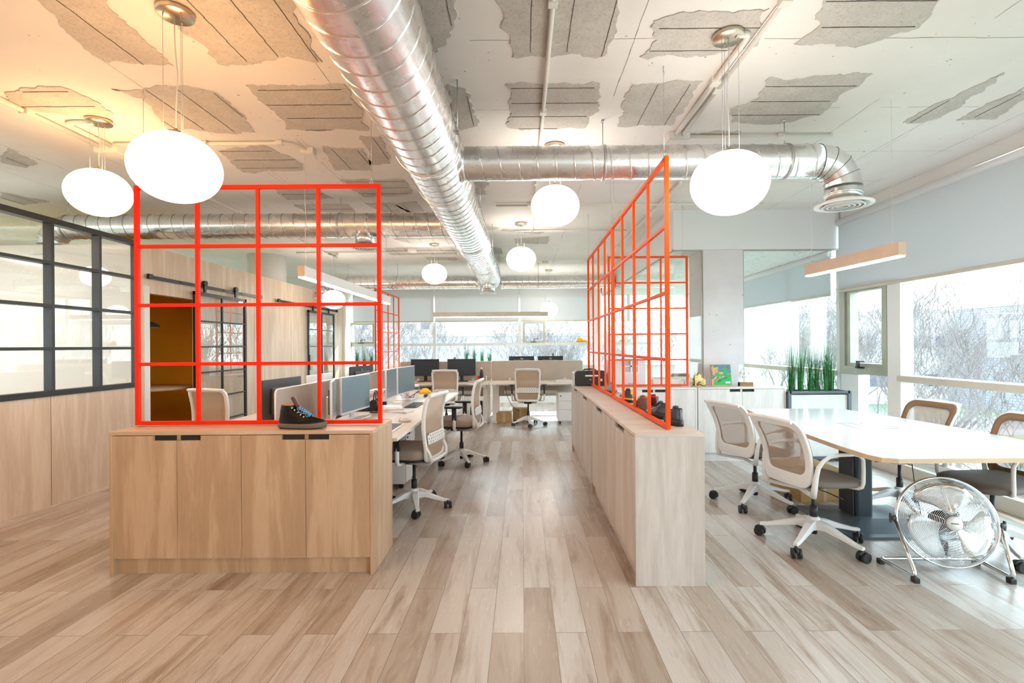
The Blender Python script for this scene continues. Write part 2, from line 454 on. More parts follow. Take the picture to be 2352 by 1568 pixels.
# ------------------------------------------------------------------ mesh builder
class MB:
    def __init__(s):
        s.v, s.f, s.mi, s.sm = [], [], [], []
        s.X = None
    def addv(s, pts):
        b = len(s.v)
        for p in pts:
            p = Vector(p)
            if s.X is not None:
                p = s.X @ p
            s.v.append(tuple(p))
        return b
    def face(s, idx, mi=0, sm=False):
        s.f.append(tuple(idx)); s.mi.append(mi); s.sm.append(sm)
    def box(s, x0, x1, y0, y1, z0, z1, mi=0):
        b = s.addv([(x, y, z) for z in (z0, z1) for y in (y0, y1) for x in (x0, x1)])
        for q in ((0, 2, 3, 1), (4, 5, 7, 6), (0, 1, 5, 4), (2, 6, 7, 3), (0, 4, 6, 2), (1, 3, 7, 5)):
            s.face([b + i for i in q], mi)
        return s
    def cbox(s, c, d, mi=0):
        return s.box(c[0] - d[0] / 2, c[0] + d[0] / 2, c[1] - d[1] / 2, c[1] + d[1] / 2, c[2] - d[2] / 2, c[2] + d[2] / 2, mi)
    def loft(s, rings, mi=0, sm=True, caps=True, closed=False):
        n = len(rings[0])
        bs = [s.addv(r) for r in rings]
        pairs = list(zip(bs[:-1], bs[1:]))
        if closed:
            pairs.append((bs[-1], bs[0]))
        for a, b in pairs:
            for i in range(n):
                j = (i + 1) % n
                s.face((a + i, a + j, b + j, b + i), mi, sm)
        if caps and not closed:
            s.face([bs[0] + i for i in reversed(range(n))], mi)
            s.face([bs[-1] + i for i in range(n)], mi)
        return s
    def tube(s, pts, r, seg=8, mi=0, closed=False, sm=True, flat=1.0):
        pts = [Vector(p) for p in pts]
        n = len(pts)
        rs = r if isinstance(r, (list, tuple)) else [r] * n
        rings = []
        up = None
        for i, p in enumerate(pts):
            if closed:
                t = pts[(i + 1) % n] - pts[i - 1]
            else:
                t = pts[min(i + 1, n - 1)] - pts[max(i - 1, 0)]
            t.normalize()
            if up is None:
                ref = Vector((0, 0, 1)) if abs(t.z) < 0.9 else Vector((1, 0, 0))
                up = (ref - t * ref.dot(t)).normalized()
            else:
                up = (up - t * up.dot(t)).normalized()
            sd = t.cross(up)
            rings.append([p + (sd * cos(2 * pi * k / seg) + up * sin(2 * pi * k / seg) * flat) * rs[i] for k in range(seg)])
        return s.loft(rings, mi, sm, not closed, closed)
    def cyl(s, a, b, r, seg=16, mi=0, r2=None, sm=True):
        return s.tube([a, b], [r, r if r2 is None else r2], seg, mi, sm=sm)
    def lathe(s, prof, c=(0, 0, 0), seg=32, mi=0, caps=True, sm=True):
        rings = [[(c[0] + r * cos(2 * pi * k / seg), c[1] + r * sin(2 * pi * k / seg), c[2] + z) for k in range(seg)] for r, z in prof]
        return s.loft(rings, mi, sm, caps)
    def prism(s, poly, fn0, fn1, mi=0):
        """poly of 2D points; fn0/fn1 map a 2D point to the 3D point of each face"""
        n = len(poly)
        a = s.addv([fn0(p) for p in poly]); b = s.addv([fn1(p) for p in poly])
        tris = tessellate_polygon([[Vector((p[0], p[1], 0)) for p in poly]])
        for t in tris:
            s.face((a + t[0], a + t[2], a + t[1]), mi)
            s.face((b + t[0], b + t[1], b + t[2]), mi)
        for i in range(n):
            j = (i + 1) % n
            s.face((a + i, a + j, b + j, b + i), mi)
        return s
    def build(s, name, mats, parent=None, bevel=0.0, seg=2, loc=None, rot=None, solid=0.0, sub=0):
        me = bpy.data.meshes.new(name)
        me.from_pydata(s.v, [], s.f)
        if not isinstance(mats, (list, tuple)):
            mats = [mats]
        for m in mats:
            me.materials.append(M[m] if isinstance(m, str) else m)
        me.polygons.foreach_set('material_index', s.mi)
        me.polygons.foreach_set('use_smooth', s.sm)
        me.update()
        bm = bmesh.new(); bm.from_mesh(me)
        bmesh.ops.recalc_face_normals(bm, faces=bm.faces)
        bm.to_mesh(me); bm.free()
        o = bpy.data.objects.new(name, me)
        COL.objects.link(o)
        if parent is not None:
            o.parent = parent
        if loc is not None:
            o.location = loc
        if rot is not None:
            o.rotation_euler = rot
        if solid:
            md = o.modifiers.new('solid', 'SOLIDIFY'); md.thickness = solid; md.offset = 0
        if bevel:
            md = o.modifiers.new('bevel', 'BEVEL'); md.width = bevel; md.segments = seg
            md.limit_method = 'ANGLE'; md.angle_limit = radians(40)
        if sub:
            md = o.modifiers.new('sub', 'SUBSURF'); md.levels = sub; md.render_levels = sub
        return o

def rr(w, h, r, n=5, cx=0, cy=0, taper=1.0):
    """rounded rectangle outline, bottom width = w*taper"""
    pts = []
    for sx, sy, a0 in ((1, 1, 0), (-1, 1, 90), (-1, -1, 180), (1, -1, 270)):
        for k in range(n + 1):
            a = radians(a0 + 90 * k / n)
            x = sx * (w / 2 - r) + r * cos(a)
            y = sy * (h / 2 - r) + r * sin(a)
            t = (y + h / 2) / h
            pts.append((cx + x * (taper + (1 - taper) * t), cy + y))
    return pts

def thing(name, label, cat, loc=(0, 0, 0), rz=0.0, group=None):
    o = bpy.data.objects.new(name, None)
    COL.objects.link(o)
    o.empty_display_size = 0.1
    o.location = loc
    o.rotation_euler = (0, 0, rz)
    o['label'] = label
    o['category'] = cat
    if group:
        o['group'] = group
    return o

def tag(o, label, cat, group=None):
    o['label'] = label; o['category'] = cat
    if group:
        o['group'] = group
    return o

def struct(o):
    o['kind'] = 'structure'
    return o

KIDS = {}
def kids(o):
    return [c for c in bpy.data.objects if c.parent == o]

def dup(root, loc, rz, label=None, group=None):
    def rec(o, par):
        c = o.copy()
        COL.objects.link(c)
        c.parent = par
        for ch in kids(o):
            rec(ch, c)
        return c
    r = rec(root, None)
    r.location = loc
    r.rotation_euler = (0, 0, rz)
    if label:
        r['label'] = label
    if group:
        r['group'] = group
    return r

def text_mesh(txt, size, mat, parent, name, mw, ext=0.0008, align='CENTER', shear=0.0):
    cu = bpy.data.curves.new('t', 'FONT')
    cu.body = txt; cu.size = size; cu.extrude = ext
    cu.align_x = align; cu.align_y = 'CENTER'; cu.shear = shear
    to = bpy.data.objects.new('t', cu)
    COL.objects.link(to)
    dg = bpy.context.evaluated_depsgraph_get()
    me = bpy.data.meshes.new_from_object(to.evaluated_get(dg))
    bpy.data.objects.remove(to, do_unlink=True)
    me.materials.clear(); me.materials.append(M[mat])
    o = bpy.data.objects.new(name, me)
    COL.objects.link(o)
    o.parent = parent
    o.matrix_local = mw
    return o

# facing local -Y: text plane upright
UP = Matrix.Rotation(pi / 2, 4, 'X')

# ------------------------------------------------------------------ room shell
ZC = 3.10            # ceiling
XL, XR = -4.22, 4.05 # left partition plane, right window wall
YB = 12.2            # back wall
Y0 = -3.4            # wall behind the camera
XF = -8.6            # far side of the left rooms
YG = 6.40            # glass front of the meeting room
XG = 1.93            # its side glass

struct(MB().box(XF - .2, XR + .25, Y0 - .2, YB + .3, -0.12, 0.0).build('floor', 'floor'))
ceil = struct(MB().box(XF - .2, XR + .25, Y0 - .2, YB + .3, ZC, ZC + .2).build('ceiling', 'ceiling'))
struct(MB().box(XF - .2, XR + .25, Y0 - .2, Y0, 0, ZC).build('wall_front', 'wall'))
w = MB()
w.box(XF - .2, XF, Y0, YB, 0, 0.9)
w.box(XF - .2, XF, Y0, YB, 2.3, ZC)
struct(w.build('wall_far_left', 'cream'))
win = bpy.data.objects.new('window_5_added', None); COL.objects.link(win); struct(win)  # window band added so daylight brightens the left rooms
w = MB()
for y in (-3.3, -1.1, 1.1, 3.3, 5.5, 7.7, 9.9, 12.1):
    w.box(XF - .12, XF - .04, y - .04, y + .04, .9, 2.3)
w.box(XF - .12, XF - .04, Y0, YB, .9, .96)
w.build('window_frame', 'frame2', win)
MB().box(XF - .09, XF - .084, Y0, YB, .93, 2.3).build('window_pane', 'glass', win)

# bare patches and cracks of the ceiling
rnd = random.Random(7)
def jag(poly, amp=0.035, step=0.035):
    out = []
    n = len(poly)
    for i in range(n):
        a, b = Vector(poly[i]), Vector(poly[(i + 1) % n])
        L = (b - a).length
        k = max(1, int(L / step))
        d = (b - a).normalized() if L else Vector((1, 0))
        nn = Vector((-d.y, d.x))
        for j in range(k):
            p = a + (b - a) * (j / k)
            q = noise.noise(Vector((p.x * 6, p.y * 6, 3.1))) + 0.6 * noise.noise(Vector((p.x * 19, p.y * 19, 9.7))) + 0.35 * noise.noise(Vector((p.x * 50, p.y * 50, 1.7)))
            w = 1.0 if abs(d.x) < 0.9 or True else 0.3
            out.append(tuple(p + nn * q * amp * w))
    return out

patches_px = [
    [(60, -30), (195, 110), (245, 140), (310, 140), (400, 150), (385, 130), (290, 55), (215, -30)],
    [(370, -40), (410, 55), (470, 110), (500, 145), (585, 150), (630, 135), (660, 130), (735, 140), (690, 60), (670, -40)],
    [(10, 215), (90, 193), (165, 203), (215, 230), (262, 262), (225, 270), (110, 258), (30, 246)],
    [(255, 205), (330, 225), (390, 300), (440, 297), (510, 305), (590, 303), (560, 265), (500, 215), (430, 195), (330, 205)],
    [(565, 195), (790, 193), (820, 230), (843, 297), (790, 297), (660, 297), (640, 262), (600, 232)],
    [(975, -40), (1045, -30), (1040, 40), (1042, 80), (1000, 120), (975, 60)],
    [(1130, -40), (1430, -40), (1415, 70), (1390, 125), (1240, 128), (1180, 130), (1165, 70)],
    [(1030, 195), (1070, 200), (1092, 260), (1100, 290), (1060, 298), (1040, 250)],
    [(1165, 190), (1370, 190), (1378, 220), (1370, 250), (1345, 290), (1200, 300), (1168, 290), (1170, 240)],
    [(1500, 40), (1570, 28), (1770, 18), (1745, 55), (1740, 105), (1620, 125), (1480, 130), (1510, 90), (1500, 60)],
    [(1450, 190), (1610, 185), (1570, 250), (1545, 285), (1420, 290), (1430, 240)],
    [(1900, -30), (2180, -30), (2110, 60), (2020, 95), (1920, 105), (1835, 100), (1870, 60)],
    [(1765, 180), (2005, 168), (1940, 215), (1880, 262), (1790, 285), (1675, 282), (1680, 250), (1740, 225)],
    [(2065, 280), (2160, 235), (2310, 165), (2240, 215), (2160, 270), (2100, 280)],
    [(2195, 275), (2360, 195), (2360, 225), (2290, 270)],
    [(500, 345), (600, 330), (690, 370), (695, 390), (560, 395)],
    [(740, 335), (835, 340), (855, 390), (770, 390)],
    [(830, 315), (875, 312), (898, 375), (855, 378)],
    [(785, 412), (925, 410), (950, 445), (835, 453)],
    [(620, 428), (705, 425), (765, 455), (660, 458)],
    [(675, 470), (800, 468), (815, 486), (700, 486)],
    [(840, 467), (900, 465), (945, 485), (880, 487)],
    [(905, 468), (955, 462), (975, 485), (935, 487)],
    [(20, 340), (90, 375), (60, 385), (0, 372)],
    [(0, 440), (110, 462), (60, 470), (0, 455)],
    [(1095, 415), (1120, 418), (1118, 447), (1088, 446)],
    [(1155, 525), (1260, 528), (1240, 536), (1150, 530)],
    [(1182, 548), (1262, 542), (1258, 560), (1184, 558)],
    [(1125, 565), (1152, 570), (1154, 582), (1125, 583)],
    [(1115, 515), (1145, 522), (1130, 528), (1118, 528)],
    [(905, 548), (1030, 545), (1045, 560), (950, 560)],
    [(880, 570), (1045, 565), (1050, 583), (900, 585)],
    [(975, 590), (1048, 590), (1050, 597), (985, 597)],
    [(1560, 305), (1700, 300), (1690, 312), (1560, 314)],
]
pm = MB()
cm = MB()
for i, pl in enumerate(patches_px):
    w = [PZ(x, y, ZC) for x, y in pl]
    far = max(p.y for p in w) > 6
    poly = jag([(p.x, p.y) for p in w], 0.03 if far else 0.04, 0.06 if far else 0.025)
    zz = ZC - 0.006
    pm.prism(poly, lambda p: (p[0], p[1], ZC + 0.001), lambda p, zz=zz: (p[0], p[1], zz))
    # dark board joints through the patch
    xs = [p[0] for p in poly]; ys = [p[1] for p in poly]
    def inside(x, y):
        c = False
        n = len(poly)
        for k in range(n):
            x1, y1 = poly[k]; x2, y2 = poly[(k + 1) % n]
            if (y1 > y) != (y2 > y) and x < (x2 - x1) * (y - y1) / (y2 - y1) + x1:
                c = not c
        return c
    cross = i in (2, 4, 8, 9, 11, 12, 15, 18, 19, 20)
    if cross:
        k0 = int(min(ys) / 0.205); k1 = int(max(ys) / 0.205) + 1
        for k in range(k0, k1 + 1):
            y = k * 0.205 + 0.02
            run = []
            x = min(xs)
            while x < max(xs) + .06:
                if inside(x, y):
                    run.append(x)
                elif len(run) > 3:
                    t = 0.0014
                    pts = [(xx, y + 0.004 * noise.noise(Vector((xx * 25, y, 0)))) for xx in run]
                    for a, b in zip(pts[:-1], pts[1:]):
                        cm.box(a[0], b[0], min(a[1], b[1]) - t, max(a[1], b[1]) + t, zz - 0.0025, zz + 0.002)
                    run = []
                else:
                    run = []
                x += 0.05
    else:
        k0 = int(min(xs) / 0.21) - 1; k1 = int(max(xs) / 0.21) + 1
        for k in range(k0, k1 + 1):
            x = k * 0.21 + 0.06
            run = []
            y = min(ys)
            while y < max(ys) + .06:
                if inside(x, y):
                    run.append(y)
                elif len(run) > 3:
                    t = 0.0014
                    for a, b in zip(run[:-1], run[1:]):
                        ox = 0.004 * noise.noise(Vector((x, a * 25, 0)))
                        cm.box(x + ox - t, x + ox + t, a, b, zz - 0.0025, zz + 0.002)
                    run = []
                else:
                    run = []
                y += 0.05
pm.build('bare_patches', 'board', ceil)
# long hairline joints of the painted boards, broken and slightly wandering
def hair(p, q, t=.0011):
    p, q = Vector(p), Vector(q)
    n = max(2, int((q - p).length / .06))
    d = (q - p).normalized(); nn = Vector((-d.y, d.x))
    pts = []
    for k in range(n + 1):
        r = p + (q - p) * k / n
        pts.append(r + nn * .006 * noise.noise(Vector((r.x * 9, r.y * 9, 4))))
    for k, (a, b) in enumerate(zip(pts[:-1], pts[1:])):
        w = t * (1 + .9 * noise.noise(Vector((a.x * 14, a.y * 14, 8))))
        if w < .0006:
            continue
        v = cm.addv([(a.x - nn.x * w, a.y - nn.y * w, ZC - .0012), (a.x + nn.x * w, a.y + nn.y * w, ZC - .0012), (b.x + nn.x * w, b.y + nn.y * w, ZC - .0012), (b.x - nn.x * w, b.y - nn.y * w, ZC - .0012)])
        cm.face((v, v + 1, v + 2, v + 3))
for k in range(-3, 16):
    x = -4.0 + k * .62 + 0.3
    y = 0.8 + rnd.uniform(0, .5)
    while y < 11.6:
        L = rnd.uniform(0.25, 1.3)
        if rnd.random() < 0.55:
            o = rnd.uniform(-.006, .006)
            hair((x + o, y), (x + o, min(y + L, 12)))
            if rnd.random() < .25:
                hair((x + o + .045, y), (x + o + .045, min(y + L * .8, 12)), .0008)
        y += L
for k in range(14):
    y = 1.15 + k * 0.82
    x = -4.0
    while x < 3.7:
        L = rnd.uniform(0.2, 1.3)
        if rnd.random() < 0.4:
            o = rnd.uniform(-.01, .01)
            hair((x, y + o), (min(x + L, 3.95), y + o))
        x += L
cm.build('board_joints', 'crack', ceil)

# left side: oak panelling below glass, oak wall beyond
YW = 5.53
w = MB()
w.box(XL - .10, XL, Y0, YW, 0, 1.0)
w.box(XL - .10, XL, YW, 5.66, 0, 2.555)
w.box(XL - .10, XL, 5.66, 6.56, 2.02, 2.555)
w.box(XL - .10, XL, 6.56, 9.95, 0, 2.555)
w.box(XL - .10, XL, 9.95, 10.9, 2.05, 2.555)
w.box(XL - .10, XL, 10.9, 11.75, 0, 2.555)
wl = struct(w.build('wall_left', 'woodW'))
g = MB()
for y in (1.2, 2.84, 4.48, 7.9, 9.15):
    g.box(XL - .001, XL + .0012, y - .0015, y + .0015, 0.0, 1.0 if y < 5 else 2.55)
g.build('panel_joint', 'crack', wl)
# black steel glazing on top of it
win = bpy.data.objects.new('window_1', None); COL.objects.link(win); struct(win)
gb = MB()
zs = [1.0, 1.40, 1.785, 2.17, 2.55]
for z in zs:
    t = 0.026 if z in (1.0, 2.55) else 0.014
    gb.box(XL - .07, XL + .012, Y0, YW + .0, z - t, z + t)
ys_ = [YW - .012 - 0.509 * k for k in range(0, 18)]
for i, y in enumerate(ys_):
    if y > Y0:
        gb.box(XL - .068, XL + .010, y - .014 - (.012 if i == 0 else 0), y + .014, 1.0, 2.55)
gb.build('window_frame', 'blacksteel', win)
MB().box(XL - .035, XL - .03, Y0, YW - .02, 1.01, 2.54).build('window_pane', 'glassL', win)

# room behind the left glazing
struct(MB().box(XF, XL - .10, 5.60, 5.70, 0, 2.56).build('wall_left_room', 'cream'))
# mustard booth behind the sliding door
bo = MB()
bo.box(-6.5, -6.4, 5.7, 7.6, 0, 2.5)
bo.box(-6.4, XL - .1, 7.5, 7.6, 0, 2.5)
bo.box(-6.4, XL - .1, 5.701, 5.72, 0, 2.5)
bo.box(-6.5, XL - .1, 5.7, 7.6, 2.5, 2.54)
struct(bo.build('wall_booth', 'mustard'))
# white door trim
tr = MB()
tr.box(XL - .10, XL + .015, 5.58, 5.66, 0, 2.10)
struct(tr.build('trim_1', 'wall'))

# round column rising behind the oak wall
struct(MB().lathe([(.33, 0), (.33, ZC)], (-4.75, 9.35, 0), 40).build('pillar_left', 'wall'))

# back wall: low white wall, blinds above, glazing between
bw = MB()
bw.box(XF, -4.15, YB, YB + .2, 0, ZC)
bw.box(-4.15, XG + 2.2, YB, YB + .2, 0, 0.93)
bw.box(-4.15, XG + 2.2, YB, YB + .2, 2.72, ZC)
bwo = struct(bw.build('wall_back', 'wall'))
MB().box(-4.15, XR, YB - .10, YB, 0.90, 0.94).build('window_sill', 'white', bwo)
struct(MB().box(-4.52, -4.16, 11.78, 12.19, 0, ZC).build('pillar_back', 'cream'))

def bwin():
    win = bpy.data.objects.new('window_2', None); COL.objects.link(win); struct(win)
    y0, y1 = YB + .03, YB + .10
    f = MB()
    f.box(-4.16, XR, y0, y1, 0.93, 0.97)
    f.box(-4.16, XR, y0 - .03, y1, 1.40, 1.465)
    f.box(-4.16, XR, y0, y1, 2.66, 2.72)
    for px in (998, 1194, 797 + 2):
        x = (px - CX) / F * YB
        f.box(x - .035, x + .035, y0 - .02, y1, 0.93, 2.72)
    for x in (2.6, 3.98):
        f.box(x - .035, x + .035, y0 - .02, y1, 0.93, 2.72)
    f.build('window_frame', 'frame2', win)
    for (pa, pb) in ((800, 861), (1201, 1252)):
        xa, xb = (pa - CX) / F * YB, (pb - CX) / F * YB
        s = MB()
        yy = y0 - .05
        for (a, b, c, d) in ((xa, xb, 1.466, 1.51), (xa, xb, 1.93, 1.98), (xa, xa + .05, 1.51, 1.93), (xb - .05, xb, 1.51, 1.93)):
            s.box(a, b, yy, y1 - .013, c, d)
        o = s.build('casement', 'frame', win)
        xm = (xa + xb) / 2
        h = MB().box(xm - .08, xm + .06, yy - .02, yy, 1.475, 1.49)
        h.box(xm - .01, xm + .01, yy - .035, yy - .02, 1.48, 1.56).box(xm, xm + .11, yy - .035, yy - .02, 1.55, 1.565)
        h.build('casement_handle', 'darkgrey', o)
    MB().box(-4.15, XR, YB + .06, YB + .066, 0.95, 2.70).build('window_pane', 'glass', win)
bwin()

def blind(x0, x1, y0, y1, zb, zt, label, axis):
    o = thing('roller_blind', label, 'blind', ((x0 + x1) / 2, (y0 + y1) / 2, zb), 0, 'grey roller blinds over the windows')
    hx, hy = (x1 - x0) / 2, (y1 - y0) / 2
    MB().box(-hx, hx, -hy, hy, 0, zt - zb).build('blind_fabric', 'blind', o)
    b = MB()
    if axis == 'x':
        b.box(-hx, hx, -hy - .008, hy + .008, -.025, .008)
    else:
        b.box(-hx - .008, hx + .008, -hy, hy, -.025, .008)
    b.build('bottom_rail', 'beige', o, bevel=.004)
    r = MB()
    if axis == 'x':
        r.cyl((-hx, 0, zt - zb), (hx, 0, zt - zb), .04)
    else:
        r.cyl((0, -hy, zt - zb), (0, hy, zt - zb), .045)
    r.build('roller', 'white', o)
    return o
def bx_(px):
    return (px - CX) / F * (YB - .06)
blind(-4.10, bx_(997) - .01, YB - .062, YB - .058, 2.0, 3.0, 'grey roller blind on the left end of the back window, by the oak wall', 'x')
blind(bx_(999) + .01, bx_(1192) - .01, YB - .062, YB - .058, 2.0, 3.0, 'grey roller blind in the middle of the back window, behind the hanging light bar', 'x')
blind(bx_(1195) + .01, XG - .02, YB - .062, YB - .058, 2.0, 3.0, 'grey roller blind on the right end of the back window', 'x')

# meeting room: soffits, glass, ceiling
so = MB()
so.box(XG, XR - .02, YG - .05, YG + .05, 2.60, ZC)
so.box(XG, XG + .08, YG + .05, YB, 2.60, ZC)
struct(so.build('wall_meeting_room', 'soffit'))
struct(MB().box(XG + .08, XR - .02, YG + .05, YB, 2.60, 2.64).build('ceiling_meeting_room', 'tile'))
gw = bpy.data.objects.new('window_3', None); COL.objects.link(gw); struct(gw)
MB().box(XG + .02, 2.30, YG - .006, YG + .006, 0.02, 2.60).build('window_pane', 'glassR', gw)
MB().box(2.83, XR - .03, YG - .006, YG + .006, 0.02, 2.60).build('window_pane', 'glassR', gw)
MB().box(XG + .02, XG + .032, YG + .02, YB - .05, 0.02, 2.60).build('window_pane', 'glassR', gw)
e = MB()
for x in (2.30, 2.83):
    e.box(x - .006, x + .006, YG - .012, YG - .004, 0.0, 2.60)
e.box(XG, XR - .02, YG - .02, YG + .02, 2.585, 2.615)
e.box(XG, XR - .02, YG - .02, YG + .02, 0, .03)
e.box(XG + .01, XG + .05, YG, YB, 2.58, 2.61)
e.box(XG + .01, XG + .05, YG, YB, 0, .03)
e.build('glass_edge', 'frame', gw)
struct(MB().box(2.31, 2.82, YG - .03, YG + .50, 0, 2.60).build('pillar_concrete', 'concrete', bevel=.004))
struct(MB().box(1.75, 1.90, 12.05, 12.19, 0, ZC).build('trim_2', 'wall'))

# right wall: glazing from kerb to blinds
rw = MB()
rw.box(XR, XR + .2, Y0, YB, 0, 0.14)
rw.box(XR, XR + .2, Y0, YB, 2.92, ZC)
rwo = struct(rw.build('wall_right', 'wall'))
struct(MB().box(XR - .09, XR, Y0, YG - .06, 0.0, 0.13).build('trim_3', 'beige', bevel=.004))
win = bpy.data.objects.new('window_4', None); COL.objects.link(win); struct(win)
f = MB()
xa, xb = XR + .02, XR + .11
f.box(xa, xb, Y0, YB, 0.14, 0.20)
for y in (YG + .0, 7.55, 9.4, 11.2, 2.9 - .9, -0.4, -1.5):
    f.box(xa - .03, xb, y - .035, y + .035, 0.14, 2.92)
f.build('window_frame', 'frame2', win)
p = MB()
p.box(XR - .03, xb, 5.32, 5.51, 0.14, 2.1)
p.box(XR - .01, xb, 6.02, 6.34, 0.14, 1.02)
p.build('mullion', 'white', win)
t = MB()
t.box(XR - .05, xb, -0.4, 5.36, 0.985, 1.055)
t.box(XR - .04, xb, YG + .02, YB - .02, 0.985, 1.055)
t.build('transom', 'beige', win, bevel=.012)
s = MB()
a0, a1, z0, z1 = 5.52, 6.34, 1.05, 2.12
for (ya, yb, za, zb) in ((a0, a1, z0 - .02, z0 + .07), (a0, a1, z1 - .06, z1), (a0, a0 + .06, z0 + .07, z1 - .06), (a1 - .10, a1, z0 + .07, z1 - .06)):
    s.box(XR - .03, xb - .005, ya, yb, za, zb)
for (ya, yb, za, zb) in ((a0 + .06, a1 - .10, z0 + .07, z0 + .11), (a0 + .06, a0 + .10, z0 + .11, z1 - .10), (a1 - .18, a1 - .10, z0 + .11, z1 - .10), (a0 + .06, a1 - .10, z1 - .10, z1 - .06)):
    s.box(XR - .012, xb - .02, ya, yb, za, zb)
cs = s.build('casement', 'frame', win)
h = MB().box(XR - .05, XR - .03, 5.88, 6.02, 1.10, 1.12)
h.box(XR - .085, XR - .05, 5.93, 5.95, 1.10, 1.19).box(XR - .085, XR - .07, 5.82, 5.95, 1.175, 1.19)
h.build('casement_handle', 'black', cs)
MB().box(XR + .06, XR + .066, Y0, YB, 0.18, 2.90).build('window_pane', 'glass', win)
MB().box(XR + .02, XR + .1, 5.1, 5.115, 0.2, 2.1)
blind(XR - .042, XR - .036, -0.3, YG - .07, 2.06, 2.92, 'long grey roller blind along the right windows above the meeting table', 'y')
blind(XR - .042, XR - .036, YG + .1, YB - .15, 2.04, 2.56, 'roller blind in the glazed room, seen behind the concrete pillar', 'y')

# ------------------------------------------------------------------ ducts
def duct_mesh(a, b, r, pitch=0.137, seg=40):
    """spiral-seamed round duct from a to b"""
    a, b = Vector(a), Vector(b)
    L = (b - a).length
    t = (b - a).normalized()
    ref = Vector((0, 0, 1)) if abs(t.z) < .9 else Vector((1, 0, 0))
    u = (ref - t * ref.dot(t)).normalized()
    v = t.cross(u)
    mb = MB()
    prof = [(0.0, 0.0), (0.03, 0.0), (0.87, 0.0), (0.90, 0.0), (0.925, 0.0035), (0.955, 0.0035), (0.975, -0.001)]
    k = len(prof)
    n = int(L / pitch) + 2
    idx = []
    for i in range(-1, n):
        for (s, dr) in prof:
            row = []
            for j in range(seg):
                pos = (i + s + j / seg) * pitch
                pos = min(max(pos, 0), L)
                an = 2 * pi * j / seg
                row.append(a + t * pos + (u * cos(an) + v * sin(an)) * (r + dr))
            idx.append(mb.addv(row))
    R = len(idx)
    for i in range(R - 1):
        mi = 1 if (i % k) in (5,) else 0
        for j in range(seg):
            if j < seg - 1:
                q = (idx[i] + j, idx[i + 1] + j, idx[i + 1] + j + 1, idx[i] + j + 1)
            else:
                if i + 1 + k >= R:
                    continue
                q = (idx[i] + j, idx[i + 1] + j, idx[i + 1 + k], idx[i + k])
            mb.face(q, mi, True)
    return mb

def ring_band(mb, c, t, r, w=.03, h=.005, mi=0, seg=40):
    c, t = Vector(c), Vector(t).normalized()
    mb.tube([c - t * w / 2, c - t * w / 2 * .9, c + t * w / 2 * .9, c + t * w / 2], [r, r + h, r + h, r], seg, mi)

def elbow(mb, c, r, R, d0, d1, n=4, seg=40):
    """segmented bend starting at c heading d0 turning to d1"""
    d0, d1 = Vector(d0).normalized(), Vector(d1).normalized()
    cen = Vector(c) + d1 * R
    rings = []
    for i in range(n + 1):
        a = pi / 2 * i / n
        p = cen - d1 * R * cos(a) + d0 * R * sin(a)
        rings.append(p)
    ax = d0.cross(d1).normalized()
    for i in range(n):
        p, q = rings[i], rings[i + 1]
        a0, a1 = pi / 2 * i / n, pi / 2 * (i + 1) / n
        def circ(p, a):
            rad = (-d1 * cos(a) + d0 * sin(a))
            return [p + (rad * cos(2 * pi * k / seg) + ax * sin(2 * pi * k / seg)) * r for k in range(seg)]
        mb.loft([circ(p, a0), circ(q, a1)], 0, True, False)
        mb.tube([Vector(x) for x in circ(q, a1)], .003, 6, 1, closed=True)
    return rings[-1]

def hanger(mb, x, y, zt, zb, r, axis):
    """threaded rod and strap round the duct"""
    mb.cyl((x, y, zb + r), (x, y, zt), .004, 8)
    mb.cyl((x, y, zt - .02), (x, y, zt), .010, 8)
    t = Vector((1, 0, 0)) if axis == 'x' else Vector((0, 1, 0))
    ring_band(mb, (x, y, zb), t, r + .004, .022, .003)

def diffuser(parent, c, r, name='ceiling_diffuser'):
    mb = MB()
    mb.lathe([(r * .62, .07), (r * .62, .012), (r, .004), (r, -.006), (r * .9, -.010), (r * .80, -.004), (r * .80, .02)], c, 40, caps=False)
    for k in (.66, .50, .34, .18):
        mb.lathe([(r * k, -.014), (r * k + .012, -.014), (r * (k - .10), .02), (r * (k - .11), .02)], c, 40, caps=False)
    return mb.build(name, 'whitem', parent)

ZM = H + 1.375
md = thing('ventilation_duct', 'large spiral steel duct running overhead from the front to the back window', 'duct', (-.638, 4.5, ZM))
mb = duct_mesh((-.638, 0.30 - 1.5, H + 1.38), (-.638, 10.4, H + 1.38), .222)
for v in range(len(mb.v)):
    x, y, z = mb.v[v]; mb.v[v] = (x + .638, y - 4.5, z - ZM)
mb.build('duct_tube', ['duct', 'seam'], md)
for y in (1.62, 3.42, 4.18, 6.3, 8.2):
    mb = MB()
    ring_band(mb, (0, y - 4.5, .005), (0, 1, 0), .224, .022, .006)
    mb.build('duct_collar', 'duct', md)
mb = MB()
mb.tube([(0, 5.89, .005), (0, 5.92, .005)], [.222, .18], 40)
mb.build('duct_end_cap', 'duct', md)
mb = MB()
for y in (3.2, 4.95, 7.0, 9.0):
    mb = MB()
    mb.box(.205, .245, y - 4.52, y - 4.48, -.02, -.005)
    mb.cyl((.235, y - 4.5, -.02), (.235, y - 4.5, ZC - ZM), .004, 8)
    mb.build('duct_hanger', 'wire', md)
mb = MB()
mb.cyl((0, 5.1, -.35), (0, 5.1, -.1), .125, 36)
ring_band(mb, (0, 5.1, -.27), (0, 0, 1), .126, .02, .004)
mb.build('duct_neck', 'duct', md)
diffuser(md, (0, 5.1, -.375), .155)

